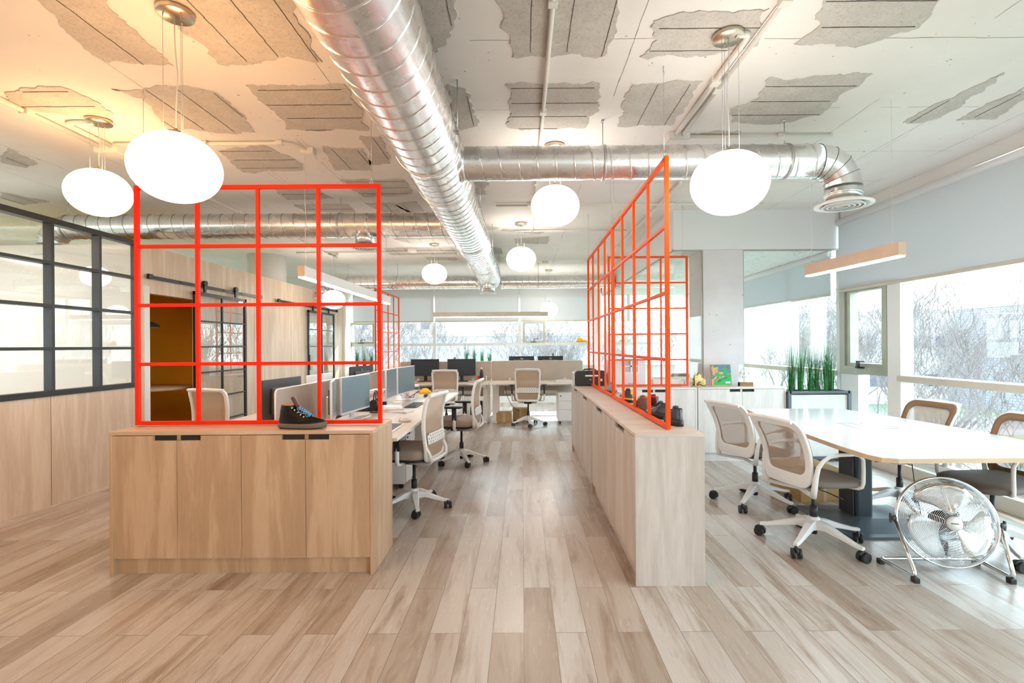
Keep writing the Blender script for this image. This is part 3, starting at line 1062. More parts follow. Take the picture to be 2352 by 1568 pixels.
def branch(name, label, xa, xb, y, z, r, hangs, diff=None, elb=None, taps=()):
    """duct along X"""
    t = thing(name, label, 'duct', ((xa + xb) / 2, y, z))
    xc = (xa + xb) / 2
    duct_mesh((xa - xc, 0, 0), (xb - xc, 0, 0), r).build('duct_tube', ['duct', 'seam'], t)
    for hx in hangs:
        m = MB()
        hanger(m, hx - xc, 0, ZC - z, 0, r, 'x')
        m.build('duct_hanger', 'wire', t)
    m = MB()
    ring_band(m, ((xa if elb != 'L' else xb) - xc + (.02 if elb != 'L' else -.02), 0, 0), (1, 0, 0), r + .003, .04, .006)
    m.build('duct_collar', 'duct', t)
    if elb:
        m = MB()
        d = 1 if elb == 'R' else -1
        st = ((xb if d == 1 else xa) - xc, 0, 0)
        end = elbow(m, st, r, .20, (d, 0, 0), (0, 0, -1))
        m.cyl(end, end + Vector((0, 0, -.10)), r, 40)
        ring_band(m, end + Vector((0, 0, -.05)), (0, 0, 1), r, .02, .004)
        m.build('duct_elbow', ['duct', 'seam'], t)
        diffuser(t, end + Vector((0, 0, -.13)), .20)
    for tx in taps:
        m = MB()
        m.cyl((tx - xc, 0, -r * .5), (tx - xc, 0, -r - .09), .105, 36)
        m.build('duct_neck', 'duct', t)
        diffuser(t, (tx - xc, 0, -r - .12), .16)
    return t
Yb1 = 3.79
branch('ventilation_duct', 'spiral steel branch duct crossing right to a round white diffuser by the windows', -.46, 2.24, Yb1, H + 1.376, .125,
       [P(1385, 400, Yb1).x, P(1802, 400, Yb1).x], elb='R')
Yb2 = 5.75
branch('ventilation_duct', 'spiral steel branch duct crossing left above the oak wall and black glazing', P(160, 520, Yb2).x, -.80, Yb2, H + 1.39, .137,
       [P(158, 500, Yb2).x, P(783, 500, Yb2).x], elb='L', taps=[P(838, 560, Yb2).x])
Yb3 = 10.35
branch('ventilation_duct', 'far spiral steel duct running right along the back window blinds', -.42, 1.88, Yb3, H + 1.31, .135,
       [P(1236, 600, Yb3).x])
branch('ventilation_duct', 'far spiral steel duct running left along the back window blinds', -4.0, -.86, Yb3, H + 1.31, .135,
       [P(913, 600, Yb3).x, P(800, 600, Yb3).x], elb='L')

# ------------------------------------------------------------------ ceiling pipes and boxes
def conduit(name, label, pts, r=.016, clips=()):
    c = Vector(pts[0])
    o = thing(name, label, 'pipe', c)
    m = MB()
    m.tube([Vector(p) - c for p in pts], r, 12)
    m.build('pipe', 'pipe', o)
    for q in clips:
        q = Vector(q) - c
        m = MB()
        m.cbox((q.x, q.y, q.z), (r * 3.4, r * 3.4, r * 2.6))
        m.build('pipe_clip', 'pipe', o, bevel=.003)
    return o
zp = ZC - .022
def bend(p0, p1, p2, n=8):
    p0, p1, p2 = Vector(p0), Vector(p1), Vector(p2)
    return [(1 - t) ** 2 * p0 + 2 * t * (1 - t) * p1 + t * t * p2 for t in [i / n for i in range(n + 1)]]
conduit('conduit_pipe', 'white conduit on the ceiling running straight away between large duct and right branch', [(.163, -1, zp), (.163, 4.0, zp), (.163, 7.5, zp)], .014, [(.163, 2.45, zp), (.163, 3.6, zp), (.163, 5.2, zp)])
conduit('conduit_pipe', 'white conduit, the longer of the pair running to the junction box at upper right', [(1.30, 0, zp), (1.30, 4.0, zp)], .016, [(1.30, 2.45, zp), (1.30, 3.3, zp)])
pc = PZ(1665, 70, ZC)
conduit('conduit_pipe', 'white conduit curving from the right pendant base to the junction box', [(pc.x + .06, pc.y, zp)] + bend((pc.x + .12, pc.y, zp), (1.25, pc.y + .02, zp), (1.245, pc.y + .25, zp)) + [(1.245, 4.0, zp)], .018, [(1.245, 3.2, zp)])
conduit('conduit_pipe', 'thin white pipe crossing the ceiling just behind the right branch duct', [(1.3, 4.05, zp), (2.52, 4.05, zp)], .014, [(2.1, 4.05, zp)])
conduit('conduit_pipe', 'white conduit along the far left of the ceiling toward the junction box', [(-3.5, 0, zp), (-3.5, 4.15, zp)], .018, [(-3.5, 3.55, zp)])
conduit('conduit_pipe', 'white conduit continuing behind the smallest left pendant from the junction box', [(-3.5, 4.35, zp), (-3.5, 9.5, zp)], .018, [(-3.5, 6.2, zp), (-3.5, 5.0, zp)])
p2c = PZ(232, 275, ZC)
conduit('conduit_pipe', 'white conduit bent from the left pendant base back to the junction box', [(p2c.x - .05, p2c.y, zp)] + bend((p2c.x - .2, p2c.y, zp), (-3.42, p2c.y + .0, zp), (-3.40, p2c.y + .12, zp)) + [(-3.40, 4.15, zp)], .017, [])
yq = 4.12
xq = PZ(685, 330, ZC).x
conduit('conduit_pipe', 'long thin white conduit crossing above the red grid', [(-3.35, yq, zp), (xq - .15, yq, zp)] + bend((xq - .15, yq, zp), (xq, yq, zp), (xq + .04, yq + .16, zp)), .014, [(xq - .12, yq, zp), (-2.6, yq, zp)])
conduit('conduit_pipe', 'thin conduit crossing the ceiling behind the round centre pendant', [(-.3, 6.0, zp), (2.9, 6.0, zp)], .013, [(.1, 6.0, zp), (1.8, 6.0, zp)])
conduit('conduit_pipe', 'conduit crossing the ceiling behind the second centre pendant', [(-.1, 7.35, zp), (1.55, 7.35, zp)], .013, [(.6, 7.35, zp)])
conduit('conduit_pipe', 'pale conduit running back above the orange grid partition', [(1.66, 5.2, zp), (1.66, 11.5, zp)], .016, [(1.66, 6.5, zp), (1.66, 8.5, zp)])
conduit('conduit_pipe', 'thin conduit behind the far left pendant, left of the large duct', [(-4.0, 8.9, zp), (-.9, 8.9, zp)], .013, [(-2.0, 8.9, zp)])

def jbox(label, x, y, w, d, h=.05):
    o = thing('junction_box', label, 'junction box', (x, y, ZC - h))
    MB().box(-w / 2, w / 2, -d / 2, d / 2, 0, h).build('box_body', 'pipe', o, bevel=.004)
    MB().box(-w / 2 + .008, w / 2 - .008, -d / 2 + .008, d / 2 - .008, -.004, 0).build('box_lid', 'pipe', o)
    return o
jbox('white junction box on the ceiling where the left conduits meet', -3.46, 4.25, .20, .16, .06)
jbox('white junction box where the two right ceiling conduits end', 1.27, 4.06, .17, .13, .06)
jb = PZ(708, 341, ZC)
jbox('small white ceiling box feeding the white light bar', jb.x, jb.y, .11, .08, .05)
jb2 = PZ(1252, 600, ZC)
jbox('small white ceiling box feeding the far light bar', jb2.x, jb2.y, .12, .09, .05)
p_em = PZ(947, 571, ZC)
o = thing('emergency_light', 'small square emergency light on the ceiling left of the large duct', 'light', (p_em.x, p_em.y, ZC - .06))
MB().box(-.07, .07, -.07, .07, 0, .06).build('light_housing', 'pipe', o, bevel=.006)
MB().box(-.05, .05, -.05, .05, -.008, 0).build('light_lens', 'white', o, bevel=.003)

# ------------------------------------------------------------------ pendants
def pendant(label, x, y, z, mat, r=.205):
    hh = r * .82
    o = thing('pendant_lamp', label, 'pendant lamp', (x, y, z), 0, 'oval glass pendant lamps on cables')
    prof = []
    n = 20
    for i in range(n + 1):
        a = -pi / 2 + pi * i / n
        prof.append((max(.002, r * abs(cos(a)) ** .94), hh * sin(a)))
    MB().lathe(prof, seg=48).build('glass_globe', mat, o)
    m = MB()
    m.lathe([(.002, .012), (.035, .012), (.035, 0.0), (.05, -.012)], (0, 0, hh), 24, caps=False)
    m.cyl((0, 0, hh), (0, 0, hh + .03), .009, 12)
    m.build('globe_cap', 'nickel', o)
    top = ZC - z
    m = MB()
    m.lathe([(.002, top - .032), (.082, top - .032), (.085, top - .028), (.085, top), (.002, top)], seg=40, caps=False)
    m.build('ceiling_canopy', 'nickel', o)
    for k in range(3):
        a = radians(90 + 120 * k)
        cx, cy = .052 * cos(a), .052 * sin(a)
        zb = hh * sqrt(max(0, 1 - (.052 / r) ** 2))
        m = MB()
        m.cyl((cx, cy, zb), (cx, cy, top - .03), .0011, 6)
        m.cyl((cx, cy, top - .042), (cx, cy, top - .03), .004, 8)
        m.build('suspension_cable', 'wire', o)
    m = MB()
    pts = []
    for i in range(15):
        t = i / 14
        pts.append((.008 * sin(t * 7 + x) * (1 - abs(2 * t - 1)) + .0, .004 * sin(5 * t), hh + .02 + (top - .03 - hh - .02) * t))
    m.tube(pts, .0028, 6)
    m.build('power_cord', 'silver', o)
    return o
PEND = [('largest lit oval pendant, hanging over the red grid cabinet', 405, 386, 2.52, 'pendant_w'),
        ('lit oval pendant just left of and behind the largest one', 228, 443, 3.72, 'pendant_w'),
        ('lit oval pendant right of the orange grid, before the branch duct', 1675, 421, 2.743, 'pendant_n'),
        ('lit pendant hanging just right of the large duct, nearest of the centre row', 1275, 473, 4.25, 'pendant_n'),
        ('lit pendant behind the centre one, over the aisle', 1197, 595, 6.95, 'pendant_n'),
        ('lit pendant left of the large duct, before the far duct', 998, 629, 8.3, 'pendant_n'),
        ('lit pendant seen through the red grid under the white light bar', 766, 688, 9.1, 'pendant_n'),
        ('smallest lit pendant behind the right end of the far light bar', 1261, 711, 11.3, 'pendant_n')]
for lb, px, py, Y, mt in PEND:
    p = P(px, py, Y)
    pendant(lb, p.x, p.y, p.z, mt)

# ------------------------------------------------------------------ linear lamps
def bar(label, a, b, face, cabs):
    a, b = Vector(a), Vector(b)
    L = (b - a).length
    c = (a + b) / 2
    rz = atan2(b.y - a.y, b.x - a.x)
    o = thing('linear_lamp', label, 'light bar', c, rz)
    MB().box(-L / 2, L / 2, -.03, .03, -.042, .05).build('lamp_housing', face, o, bevel=.002)
    MB().box(-L / 2 + .004, L / 2 - .004, -.026, .026, -.052, -.042).build('lamp_diffuser', 'tubew', o)
    for sx in (-1, 1):
        MB().box(min(sx * L / 2, sx * (L / 2 + .003)), max(sx * L / 2, sx * (L / 2 + .003)), -.029, .029, -.041, .049).build('end_cap', 'tanbar', o)
    for k, cbx in enumerate(cabs):
        m = MB()
        pts = [(cbx + (.012 * sin(i * 1.3) if k == 0 else 0) * (1 - abs(2 * i / 14 - 1)), 0, .05 + (ZC - c.z - .05) * i / 14) for i in range(15)]
        m.tube(pts, .0022 if k == 0 else .0011, 6)
        m.cyl((cbx, 0, .05), (cbx, 0, .075), .005, 8)
        m.build('power_cord' if k == 0 else 'suspension_cable', 'silver', o)
    return o
bar('long white light bar hanging over the left desks, behind the red grid', (-1.87, 4.25, 2.04), (-1.87, 7.03, 2.04), 'white', [-1.3, 1.3])
bar('beige light bar hanging across the back windows', (-1.76, 10.0, 2.02), (.52, 10.0, 2.02), 'beige', [1.1, -1.08])
bar('beige light bar hanging over the meeting table near the windows', (2.56, 3.42, 2.04), (2.53, 4.42, 2.04), 'cardtan', [.45, -.42]) if False else None
bar('tan light bar hanging over the meeting table near the windows', (2.60, 3.42, 2.04), (2.53, 4.42, 2.04), 'tanbar', [.45, -.42])

# added lamps that brighten the room: unseen behind the camera, and in the left room
bar('white light bar added to brighten the left room, behind the black glazing', (-6.4, 0.5, 2.6), (-6.4, 3.2, 2.6), 'white', [-1.3, 1.3])
bar('white light bar added to brighten the left room, nearer its end wall', (-7.6, 4.4, 2.6), (-4.7, 4.4, 2.6), 'white', [-.5, .5])
for x, y, lb in ((-2.9, -1.6, 'added warm pendant, unseen behind the camera, left of the middle'), (-3.3, -.3, 'added warm pendant, unseen beside the camera, by the left glazing')):
    pendant(lb, x, y, 2.35, 'pendant_w')
for k, x in enumerate((0.2, 2.9)):
    bar('added light bar, unseen behind the camera, ' + ('middle one', 'rightmost')[k], (x, -2.9, 2.5), (x, -0.9, 2.5), 'white', [-.9, .9])

# ------------------------------------------------------------------ cabinets
def door_poly(w, h, nx0, nx1, nh=.030):
    if nx0 <= 0:
        return [(0, 0), (w, 0), (w, h), (nx1, h), (nx1, h - nh), (0, h - nh)]
    return [(0, 0), (w, 0), (w, h - nh), (nx0, h - nh), (nx0, h), (0, h)]

def cabinet(label, w, d, h, nd, loc, rz, body, top, group, plinth=True, pl_in=.03, slotw=.145):
    o = thing('storage_cabinet', label, 'cabinet', loc, rz, group)
    t = .022
    m = MB()
    m.box(t, w - t, .022, d - .003, .10, h - t)
    m.build('cabinet_body', body, o)
    MB().box(0, w, -.002, d, h - t, h).build('cabinet_top', top, o, bevel=.0015)
    for x in (0, w - t):
        MB().box(x, x + t, -.002, d, 0, h - t).build('side_panel', body, o, bevel=.001)
    MB().box(t, w - t, pl_in, pl_in + .02, 0, .10).build('plinth', body, o)
    dw = (w - 2 * t) / nd
    z0, dh = .104, h - t - .104 - .004
    for k in range(nd):
        x0 = t + k * dw + .0015
        ww = dw - .003
        left = (k % 2 == 0)
        poly = door_poly(ww, dh, ww - slotw, 0) if left else door_poly(ww, dh, 0, slotw)
        m = MB()
        m.prism(poly, lambda p: (x0 + p[0], 0, z0 + p[1]), lambda p: (x0 + p[0], .018, z0 + p[1]))
        dr = m.build('door', body, o)
        m = MB()
        if left:
            m.box(x0 + ww - slotw, x0 + ww - .012, .0185, .0215, z0 + dh - .030, z0 + dh)
        else:
            m.box(x0 + .012, x0 + slotw, .0185, .0215, z0 + dh - .030, z0 + dh)
        m.build('notch_shade', 'slot', dr)  # dark box painting the shade inside the handle notch
    return o
HC = .885
cabA = cabinet('warm-lit oak low cabinet with four doors, front left, carrying the red grid', 1.625, .45, HC, 4, (-2.545, 3.08, 0), 0, 'woodA', 'woodTop', 'low oak storage cabinets')
cabB = cabinet('long cool-lit oak cabinet at the front of the right aisle, shoes on top', 1.86, .40, HC, 4, (.653, 4.76, 0), -pi / 2, 'woodB', 'woodBT', 'low oak storage cabinets')
cabinet('cool-lit oak cabinet behind the front right one, black case on its far end', 1.86, .40, HC, 4, (.653, 6.63, 0), -pi / 2, 'woodB', 'woodBT', 'low oak storage cabinets')
cabinet('white oak cabinet under the far orange grid, before the glass room', 1.02, .40, HC, 2, (1.065, 5.97, 0), 0, 'woodC', 'woodCT', 'low oak storage cabinets')
cabinet('white oak cabinet under the green plaque, beside the grass planter', 1.05, .40, HC, 2, (2.095, 5.97, 0), 0, 'woodC', 'woodCT', 'low oak storage cabinets')
cabinet('oak cabinet under the small orange grid far left, behind the desks', 1.80, .40, HC, 4, (-2.92, 11.0, 0), -pi / 2, 'woodC', 'woodCT', 'low oak storage cabinets')
# paper tag on the cabinet door under the far grid
o = thing('paper_tag', 'small tan paper tag stuck on the white cabinet door by the shoes', 'tag', (P(1477, 905, 5.96).x, 5.965, .77))
MB().prism([(-.06, -.03), (.05, -.03), (.05, .02), (-.035, .02), (-.06, .0)], lambda p: (p[0], 0, p[1]), lambda p: (p[0], -.003, p[1])).build('tag_sheet', 'card', o)

# ------------------------------------------------------------------ grids
def grid(label, L, Ht, nc, nr, loc, rz, mat, bw=.025, bar_=.02, cabx=None):
    o = thing('grid_partition', label, 'metal grid', loc, rz)
    m = MB()
    h = bw / 2
    m.box(0, bw, -h, h, 0, Ht); m.box(L - bw, L, -h, h, 0, Ht)
    m.box(bw, L - bw, -h, h, 0, bw); m.box(bw, L - bw, -h, h, Ht - bw, Ht)
    m.build('outer_frame', mat, o, bevel=.0015)
    m = MB()
    q = bar_ / 2
    for i in range(1, nc):
        x = bw / 2 + (L - bw) * i / nc
        m.box(x - q, x + q, -q, q, bw, Ht - bw)
    for j in range(1, nr):
        z = bw / 2 + (Ht - bw) * j / nr
        prev = bw
        for i in range(1, nc + 1):
            x = bw / 2 + (L - bw) * i / nc
            e = x - q if i < nc else L - bw
            m.box(prev, e, -q, q, z - q, z + q)
            prev = x + q
    m.build('grid_bars', mat, o, bevel=.0012)
    for x in (cabx or (.06, L - .06)):
        m = MB()
        top = ZC - loc[2]
        m.tube([(x + .011 * cos(a), 0, Ht + .012 + .011 * sin(a)) for a in [2 * pi * k / 12 for k in range(12)]], .003, 6, closed=True)
        m.cyl((x, 0, Ht + .024), (x, 0, Ht + .05), .004, 8)
        m.cyl((x, 0, Ht + .05), (x, 0, top - .06), .0013, 6)
        m.tube([(x + .012 * cos(a), 0, top - .045 + .014 * sin(a)) for a in [radians(-100 + 25 * k) for k in range(10)]], .0025, 6)
        m.cyl((x, 0, top - .03), (x, 0, top), .003, 8)
        m.build('suspension_cable', 'wire', o)
    return o
grid('large red square grid hanging over the front left cabinet', 1.62, 1.575, 4, 4, (-2.545, 3.30, HC + .008), 0, 'red', .025, .022)
grid('orange grid nearest the camera over the front right cabinet', 1.80, 1.64, 4, 4, (.876, 4.80, HC + .006), -pi / 2, 'orange')
grid('orange grid second in line over the right cabinets, ending by the black case', 1.77, 1.64, 4, 4, (.876, 6.59, HC + .006), -pi / 2, 'orange')
grid('orange grid with small squares facing the camera before the glass room', .975, 1.585, 3, 5, (1.05, 6.10, HC + .006), 0, 'orange', .024, .018)
grid('small far orange grid at left, hanging before the back windows', 1.78, 1.58, 4, 4, (-2.70, 11.0, HC + .006), -pi / 2, 'orange')

# ------------------------------------------------------------------ chairs
def ring_frame(mb, outer, inner, t, bendf, mi=0):
    """outline pairs in (x,z); bendf(x,z)->y of the front face; thickness t toward -y"""
    n = len(outer)
    of = mb.addv([(x, bendf(x, z), z) for x, z in outer])
    inf = mb.addv([(x, bendf(x, z), z) for x, z in inner])
    ob = mb.addv([(x, bendf(x, z) - t, z) for x, z in outer])
    inb = mb.addv([(x, bendf(x, z) - t, z) for x, z in inner])
    for i in range(n):
        j = (i + 1) % n
        mb.face((of + i, of + j, inf + j, inf + i), mi, True)
        mb.face((ob + i, inb + i, inb + j, ob + j), mi, True)
        mb.face((of + i, ob + i, ob + j, of + j), mi, True)
        mb.face((inf + i, inf + j, inb + j, inb + i), mi, True)

def fill_panel(mb, outline, bendf, off, mi=0, rings=5):
    n = len(outline)
    cx = sum(p[0] for p in outline) / n; cz = sum(p[1] for p in outline) / n
    bs = []
    for k in range(rings):
        s = 1 - k / rings
        bs.append(mb.addv([(cx + (x - cx) * s, bendf(cx + (x - cx) * s, cz + (z - cz) * s) + off, cz + (z - cz) * s) for x, z in outline]))
    c = mb.addv([(cx, bendf(cx, cz) + off, cz)])
    for a, b in zip(bs[:-1], bs[1:]):
        for i in range(n):
            j = (i + 1) % n
            mb.face((a + i, a + j, b + j, b + i), mi, True)
    for i in range(n):
        mb.face((bs[-1] + i, bs[-1] + (i + 1) % n, c), mi, True)

def densify(o, k=4):
    out = []
    n = len(o)
    for i in range(n):
        a, b = o[i], o[(i + 1) % n]
        d = math.hypot(a[0] - b[0], a[1] - b[1])
        kk = max(1, int(d / .05)) if k else 1
        for j in range(kk):
            t = j / kk
            out.append((a[0] + (b[0] - a[0]) * t, a[1] + (b[1] - a[1]) * t))
    return out

def pair_outline(w, h, r, rim_x, rim_t, rim_b, cz, taper):
    """matching outer and inner outlines with equal point counts"""
    base = densify(rr(1, 1, .12, 5))
    def mp(w, h, cz, tp, r):
        o = []
        for x, y in base:
            t = y + .5
            o.append((x * w * (tp + (1 - tp) * t), cz + y * h))
        return o
    outer = mp(w, h, cz, taper, r)
    iw, ih = w - 2 * rim_x, h - rim_t - rim_b
    inner = mp(iw, ih, cz + (rim_b - rim_t) / 2, taper, r)
    return outer, inner

def star_base(o, R, mat, hubz, ang0=0.0, cas=.03):
    hub = MB()
    hub.lathe([(.020, hubz - .05), (.045, hubz - .045), (.050, hubz), (.034, hubz + .035), (.030, hubz + .04)], seg=24)
    hb = hub.build('base_hub', mat, o)
    for k in range(5):
        a = ang0 + 2 * pi * k / 5
        m = MB()
        m.X = Matrix.Rotation(a, 4, 'Z')
        rings = []
        for (x, w, zt, zb) in ((.03, .036, hubz + .022, hubz - .045), (.10, .033, hubz + .012, hubz - .032), (R * .6, .026, hubz - .022, hubz - .052), (R * .9, .020, hubz - .052, hubz - .074), (R + .012, .017, hubz - .058, hubz - .078)):
            rings.append([(x, -w, zb), (x, -w * .75, zt), (x, w * .75, zt), (x, w, zb)])
        m.loft(rings, 0, False)
        lg = m.build('base_leg', mat, o, bevel=.004)
        m = MB()
        m.X = Matrix.Translation((R * cos(a), R * sin(a), 0)) @ Matrix.Rotation(a + 1.0 + k * .9, 4, 'Z')
        for s in (-1, 1):
            m.cyl((-.012, s * .008, cas), (-.012, s * .030, cas), cas, 20)
        m.cyl((0, 0, cas), (0, 0, hubz - .075), .008, 10)
        m.tube([(-.012 + cas * 1.05 * cos(t), 0, cas + cas * 1.05 * sin(t)) for t in [radians(20 + 20 * q) for q in range(8)]], .010, 8)
        m.build('caster', 'black', lg)
    return hb

def gas(o, z0, z1, hubz):
    m = MB()
    m.cyl((0, 0, hubz + .02), (0, 0, z1), .014, 16)
    m.cyl((0, 0, hubz + .03), (0, 0, hubz + .115), .025, 20)
    m.cyl((0, 0, z0), (0, 0, hubz), .022, 16)
    m.build('gas_lift', 'black', o)

def task_chair(label, loc, rz, arms=True, ang0=.3):
    """white framed desk chair; faces +Y"""
    o = thing('task_chair', label, 'office chair', loc, rz, 'white framed desk chairs with perforated lumbar pads')
    hubz = .13
    star_base(o, .29, 'white', hubz, ang0)
    gas(o, .045, .40, hubz)
    MB().box(-.07, .07, -.12, .12, .385, .425).build('seat_mechanism', 'black', o, bevel=.012)
    # cushion
    def ol(s, z, dy=0):
        return [(x, y + dy + .045, z) for x, y in rr(.49 * s, .46 * s, .11 * s, 6)]
    m = MB()
    m.loft([ol(.86, .455), ol(.97, .462), ol(1.0, .48), ol(1.0, .515), ol(.97, .532), ol(.85, .540)], 0, True)
    m.build('seat', 'taupe', o)
    m = MB()
    m.loft([ol(.55, .42), ol(.80, .43), ol(.93, .455)], 0, True)
    m.build('seat_pan', 'black', o)
    # back
    yb = -.175
    def bendf(x, z):
        t = (z - .55) / .45
        return yb - .02 - .030 * t + .030 * sin(max(0, min(1, t)) * pi) + .35 * x * x
    outer, inner = pair_outline(.46, .56, .05, .030, .028, .035, .715, .90)
    m = MB()
    ring_frame(m, outer, inner, .026, bendf)
    m.build('back_frame', 'white', o, bevel=.005)
    m = MB()
    fill_panel(m, [(x * 1.01, .715 + (z - .715) * 1.01) for x, z in inner], bendf, -.010)
    m.build('backrest_mesh', 'mesh', o)
    # top roll
    m = MB()
    m.tube([(x, bendf(x, .995) - .022, .994 - abs(x) * .04) for x in [-.21 + .03 * k for k in range(15)]], .016, 10)
    m.build('top_rail', 'white', o)
    # lumbar pad: staggered square holes
    m = MB()
    W, Z0, Z1 = .37, .585, .675
    nx, nz = 27, 7
    g = []
    for j in range(nz + 1):
        row = []
        for i in range(nx + 1):
            x = -W / 2 + W * i / nx
            z = Z0 + (Z1 - Z0) * j / nz
            row.append(m.addv([(x, bendf(x, z) - .034, z)]))
        g.append(row)
    for j in range(nz):
        for i in range(nx):
            hole = (j % 2 == 1) and ((i + (1 if j % 4 == 1 else 0)) % 3 == 1) and 0 < i < nx - 1
            corner = (j in (nz - 1,) and (i < 2 or i > nx - 3))
            if not hole and not corner:
                m.face((g[j][i], g[j][i + 1], g[j + 1][i + 1], g[j + 1][i]), 0, True)
    m.build('lumbar_pad', 'white', o, solid=.005)
    # lower spine: frame sides run down and fold forward under the seat
    m = MB()
    for s in (-1, 1):
        m.tube([(s * .190, bendf(.19, .55) - .013, .56), (s * .185, yb - .05, .50), (s * .165, yb - .055, .445), (s * .14, yb - .02, .42), (s * .10, -.10, .408), (s * .06, .02, .405)], [.016, .017, .018, .018, .016, .014], 8, flat=.8)
    m.tube([(-.165, yb - .055, .452), (0, yb - .062, .446), (.165, yb - .055, .452)], .016, 8)
    m.build('back_support', 'white', o)
    if arms:
        for s in (-1, 1):
            x = s * .285
            m = MB()
            m.tube([(s * .12, .02, .425), (s * .24, .02, .425), (x - s * .008, .02, .432), (x, .02, .46), (x, .02, .57)], [.016, .017, .018, .019, .018], 8, flat=.7)
            ar = m.build('arm_support', 'white', o)
            m = MB()
            m.box(x - .012, x + .012, -.006, .046, .545, .685)
            m.build('arm_post', 'black', ar, bevel=.004)
            m = MB()
            m.X = Matrix.Translation((x, .03, .695))
            m.loft([[(a, b, z) for a, b in rr(.075 * q, .24 * q, .03 * q, 5)] for z, q in ((-.014, .75), (-.004, 1), (.008, 1), (.014, .9))], 0, True)
            m.build('arm_pad', 'black', o)
    return o

def meeting_chair(label, loc, rz, ang0=.3, tilt=0):
    """white shell conference chair with loop arms; faces +Y"""
    o = thing('meeting_chair', label, 'office chair', loc, rz, 'white framed meeting chairs with loop arms')
    hubz = .155
    star_base(o, .33, 'white', hubz, ang0, .032)
    gas(o, .075, .40, hubz)
    m = MB()
    m.loft([[(x, y + .01, z) for x, y in rr(w, d, .02, 4)] for z, w, d in ((.385, .07, .07), (.40, .10, .14), (.425, .22, .34), (.438, .34, .42))], 0, True)
    sp = m.build('seat_support', 'white', o)
    m = MB()
    m.tube([(.02, .0, .395), (.10, .03, .380), (.19, .05, .362)], [.006, .006, .009], 8, flat=.5)
    m.build('height_lever', 'black', o)
    def ol(s, z, e=0.0):
        out = []
        for x, y in rr(.49 * s, .47 * s, .15 * s, 7):
            q = (y + .235) / .47
            out.append((x * (0.86 + .14 * min(1, q * 1.6)), y + .02, z + .02 * (2 * q - 1) ** 2 * (1 if q < .5 else -.8)))
        return out
    m = MB()
    m.loft([ol(.82, .438), ol(.96, .446), ol(1.0, .462), ol(.985, .480), ol(.9, .490), ol(.5, .488)], 0, True)
    m.build('seat', 'dtaupe', o)
    yb = -.215
    def bendf(x, z):
        t = (z - .45) / .45
        return yb - .01 - .13 * t + .05 * sin(max(0, min(1, t)) * pi) + .45 * x * x
    base = densify(rr(1, 1, .16, 6))
    def mp(w, h, cz, tp, r=0):
        return [(x * w * (tp + (1 - tp) * (y + .5)) * (1 - .0), cz + y * h) for x, y in base]
    outer = mp(.475, .46, .675, .86)
    inner = mp(.375, .325, .690, .90)
    m = MB()
    ring_frame(m, outer, inner, .024, bendf)
    m.build('back_frame', 'white', o, bevel=.006, seg=3)
    m = MB()
    ring_frame(m, [(x * .965, .675 + (z - .675) * .965) for x, z in outer], [(x * .985, .69 + (z - .69) * .985) for x, z in inner], .006, lambda x, z: bendf(x, z) + .009)
    m.build('back_padding', 'brownrim', o)
    m = MB()
    fill_panel(m, [(x * 1.02, .69 + (z - .69) * 1.02) for x, z in inner], bendf, -.009)
    m.build('backrest_mesh', 'meshp', o)
    m = MB()
    m.tube([(x, bendf(x, .90) - .02 - .004, .902 - abs(x) ** 2 * .25) for x in [-.20 + .04 * k for k in range(11)]], .013, 10)
    m.build('top_rail', 'white', o)
    for s in (-1, 1):
        m = MB()
        x = s * .255
        pts = [(s * .205, yb + .015, .40), (s * .225, yb + .005, .46), (s * .235, yb + .01, .54), (s * .243, yb + .02, .60), (x, yb + .05, .645), (x, yb + .10, .668), (x, -.04, .675), (x, .08, .672), (x, .125, .660), (x, .148, .63), (x, .150, .56), (x, .148, .48), (x * .98, .143, .452), (x * .90, .13, .440), (x * .70, .11, .436)]
        m.tube(pts, [.020, .019, .016, .015] + [.0125] * 10 + [.010], 10)
        m.build('armrest', 'white', o)
    m = MB()
    m.tube([(-.205, yb + .015, .405), (-.10, yb + .06, .40), (0, yb + .10, .40), (.10, yb + .06, .40), (.205, yb + .015, .405)], .018, 8, flat=.7)
    m.build('rear_yoke', 'white', o)
    return o

# facing angle: rz=0 faces +Y; -X is rz=90deg
t1 = task_chair('white desk chair nearest the camera, just behind the front left cabinet', (-.945, 4.35, 0), radians(90 - 12), True, ang0=radians(-73 - 78))
dup(t1, (-.735, 6.02, 0), radians(90 - 6), 'white desk chair second along the left desks, its black arms toward the aisle')
dup(t1, (P(1025, 900, 8.62).x, 8.62, 0), radians(3), 'white desk chair showing its tan back at the left back desk, before two dark monitors')
dup(t1, (.10, 8.80, 0), radians(-3), 'white desk chair at the back desk right of the bottle, cardboard box behind its base')
dup(t1, (-3.03, 5.10, 0), radians(-14), 'tan backed chair behind the red grid, by the oak wall doorway')
k1 = meeting_chair('white meeting chair left of the table, the one farther from the camera', (2.04, 4.40, 0), radians(-90 + 20), ang0=radians(82))
dup(k1, (2.03, 3.50, 0), radians(-90 + 14), 'white meeting chair left of the table, the nearer one, next to the fan')
dup(k1, (3.16, 4.20, 0), radians(90 + 8), 'meeting chair on the window side of the table, the farther one')
dup(k1, (3.15, 3.36, 0), radians(90 + 6), 'meeting chair on the window side of the table, cut by the right edge')
dup(k1, (2.75, 8.3, 0), radians(175), 'meeting chair inside the glazed room, behind the grass planter')

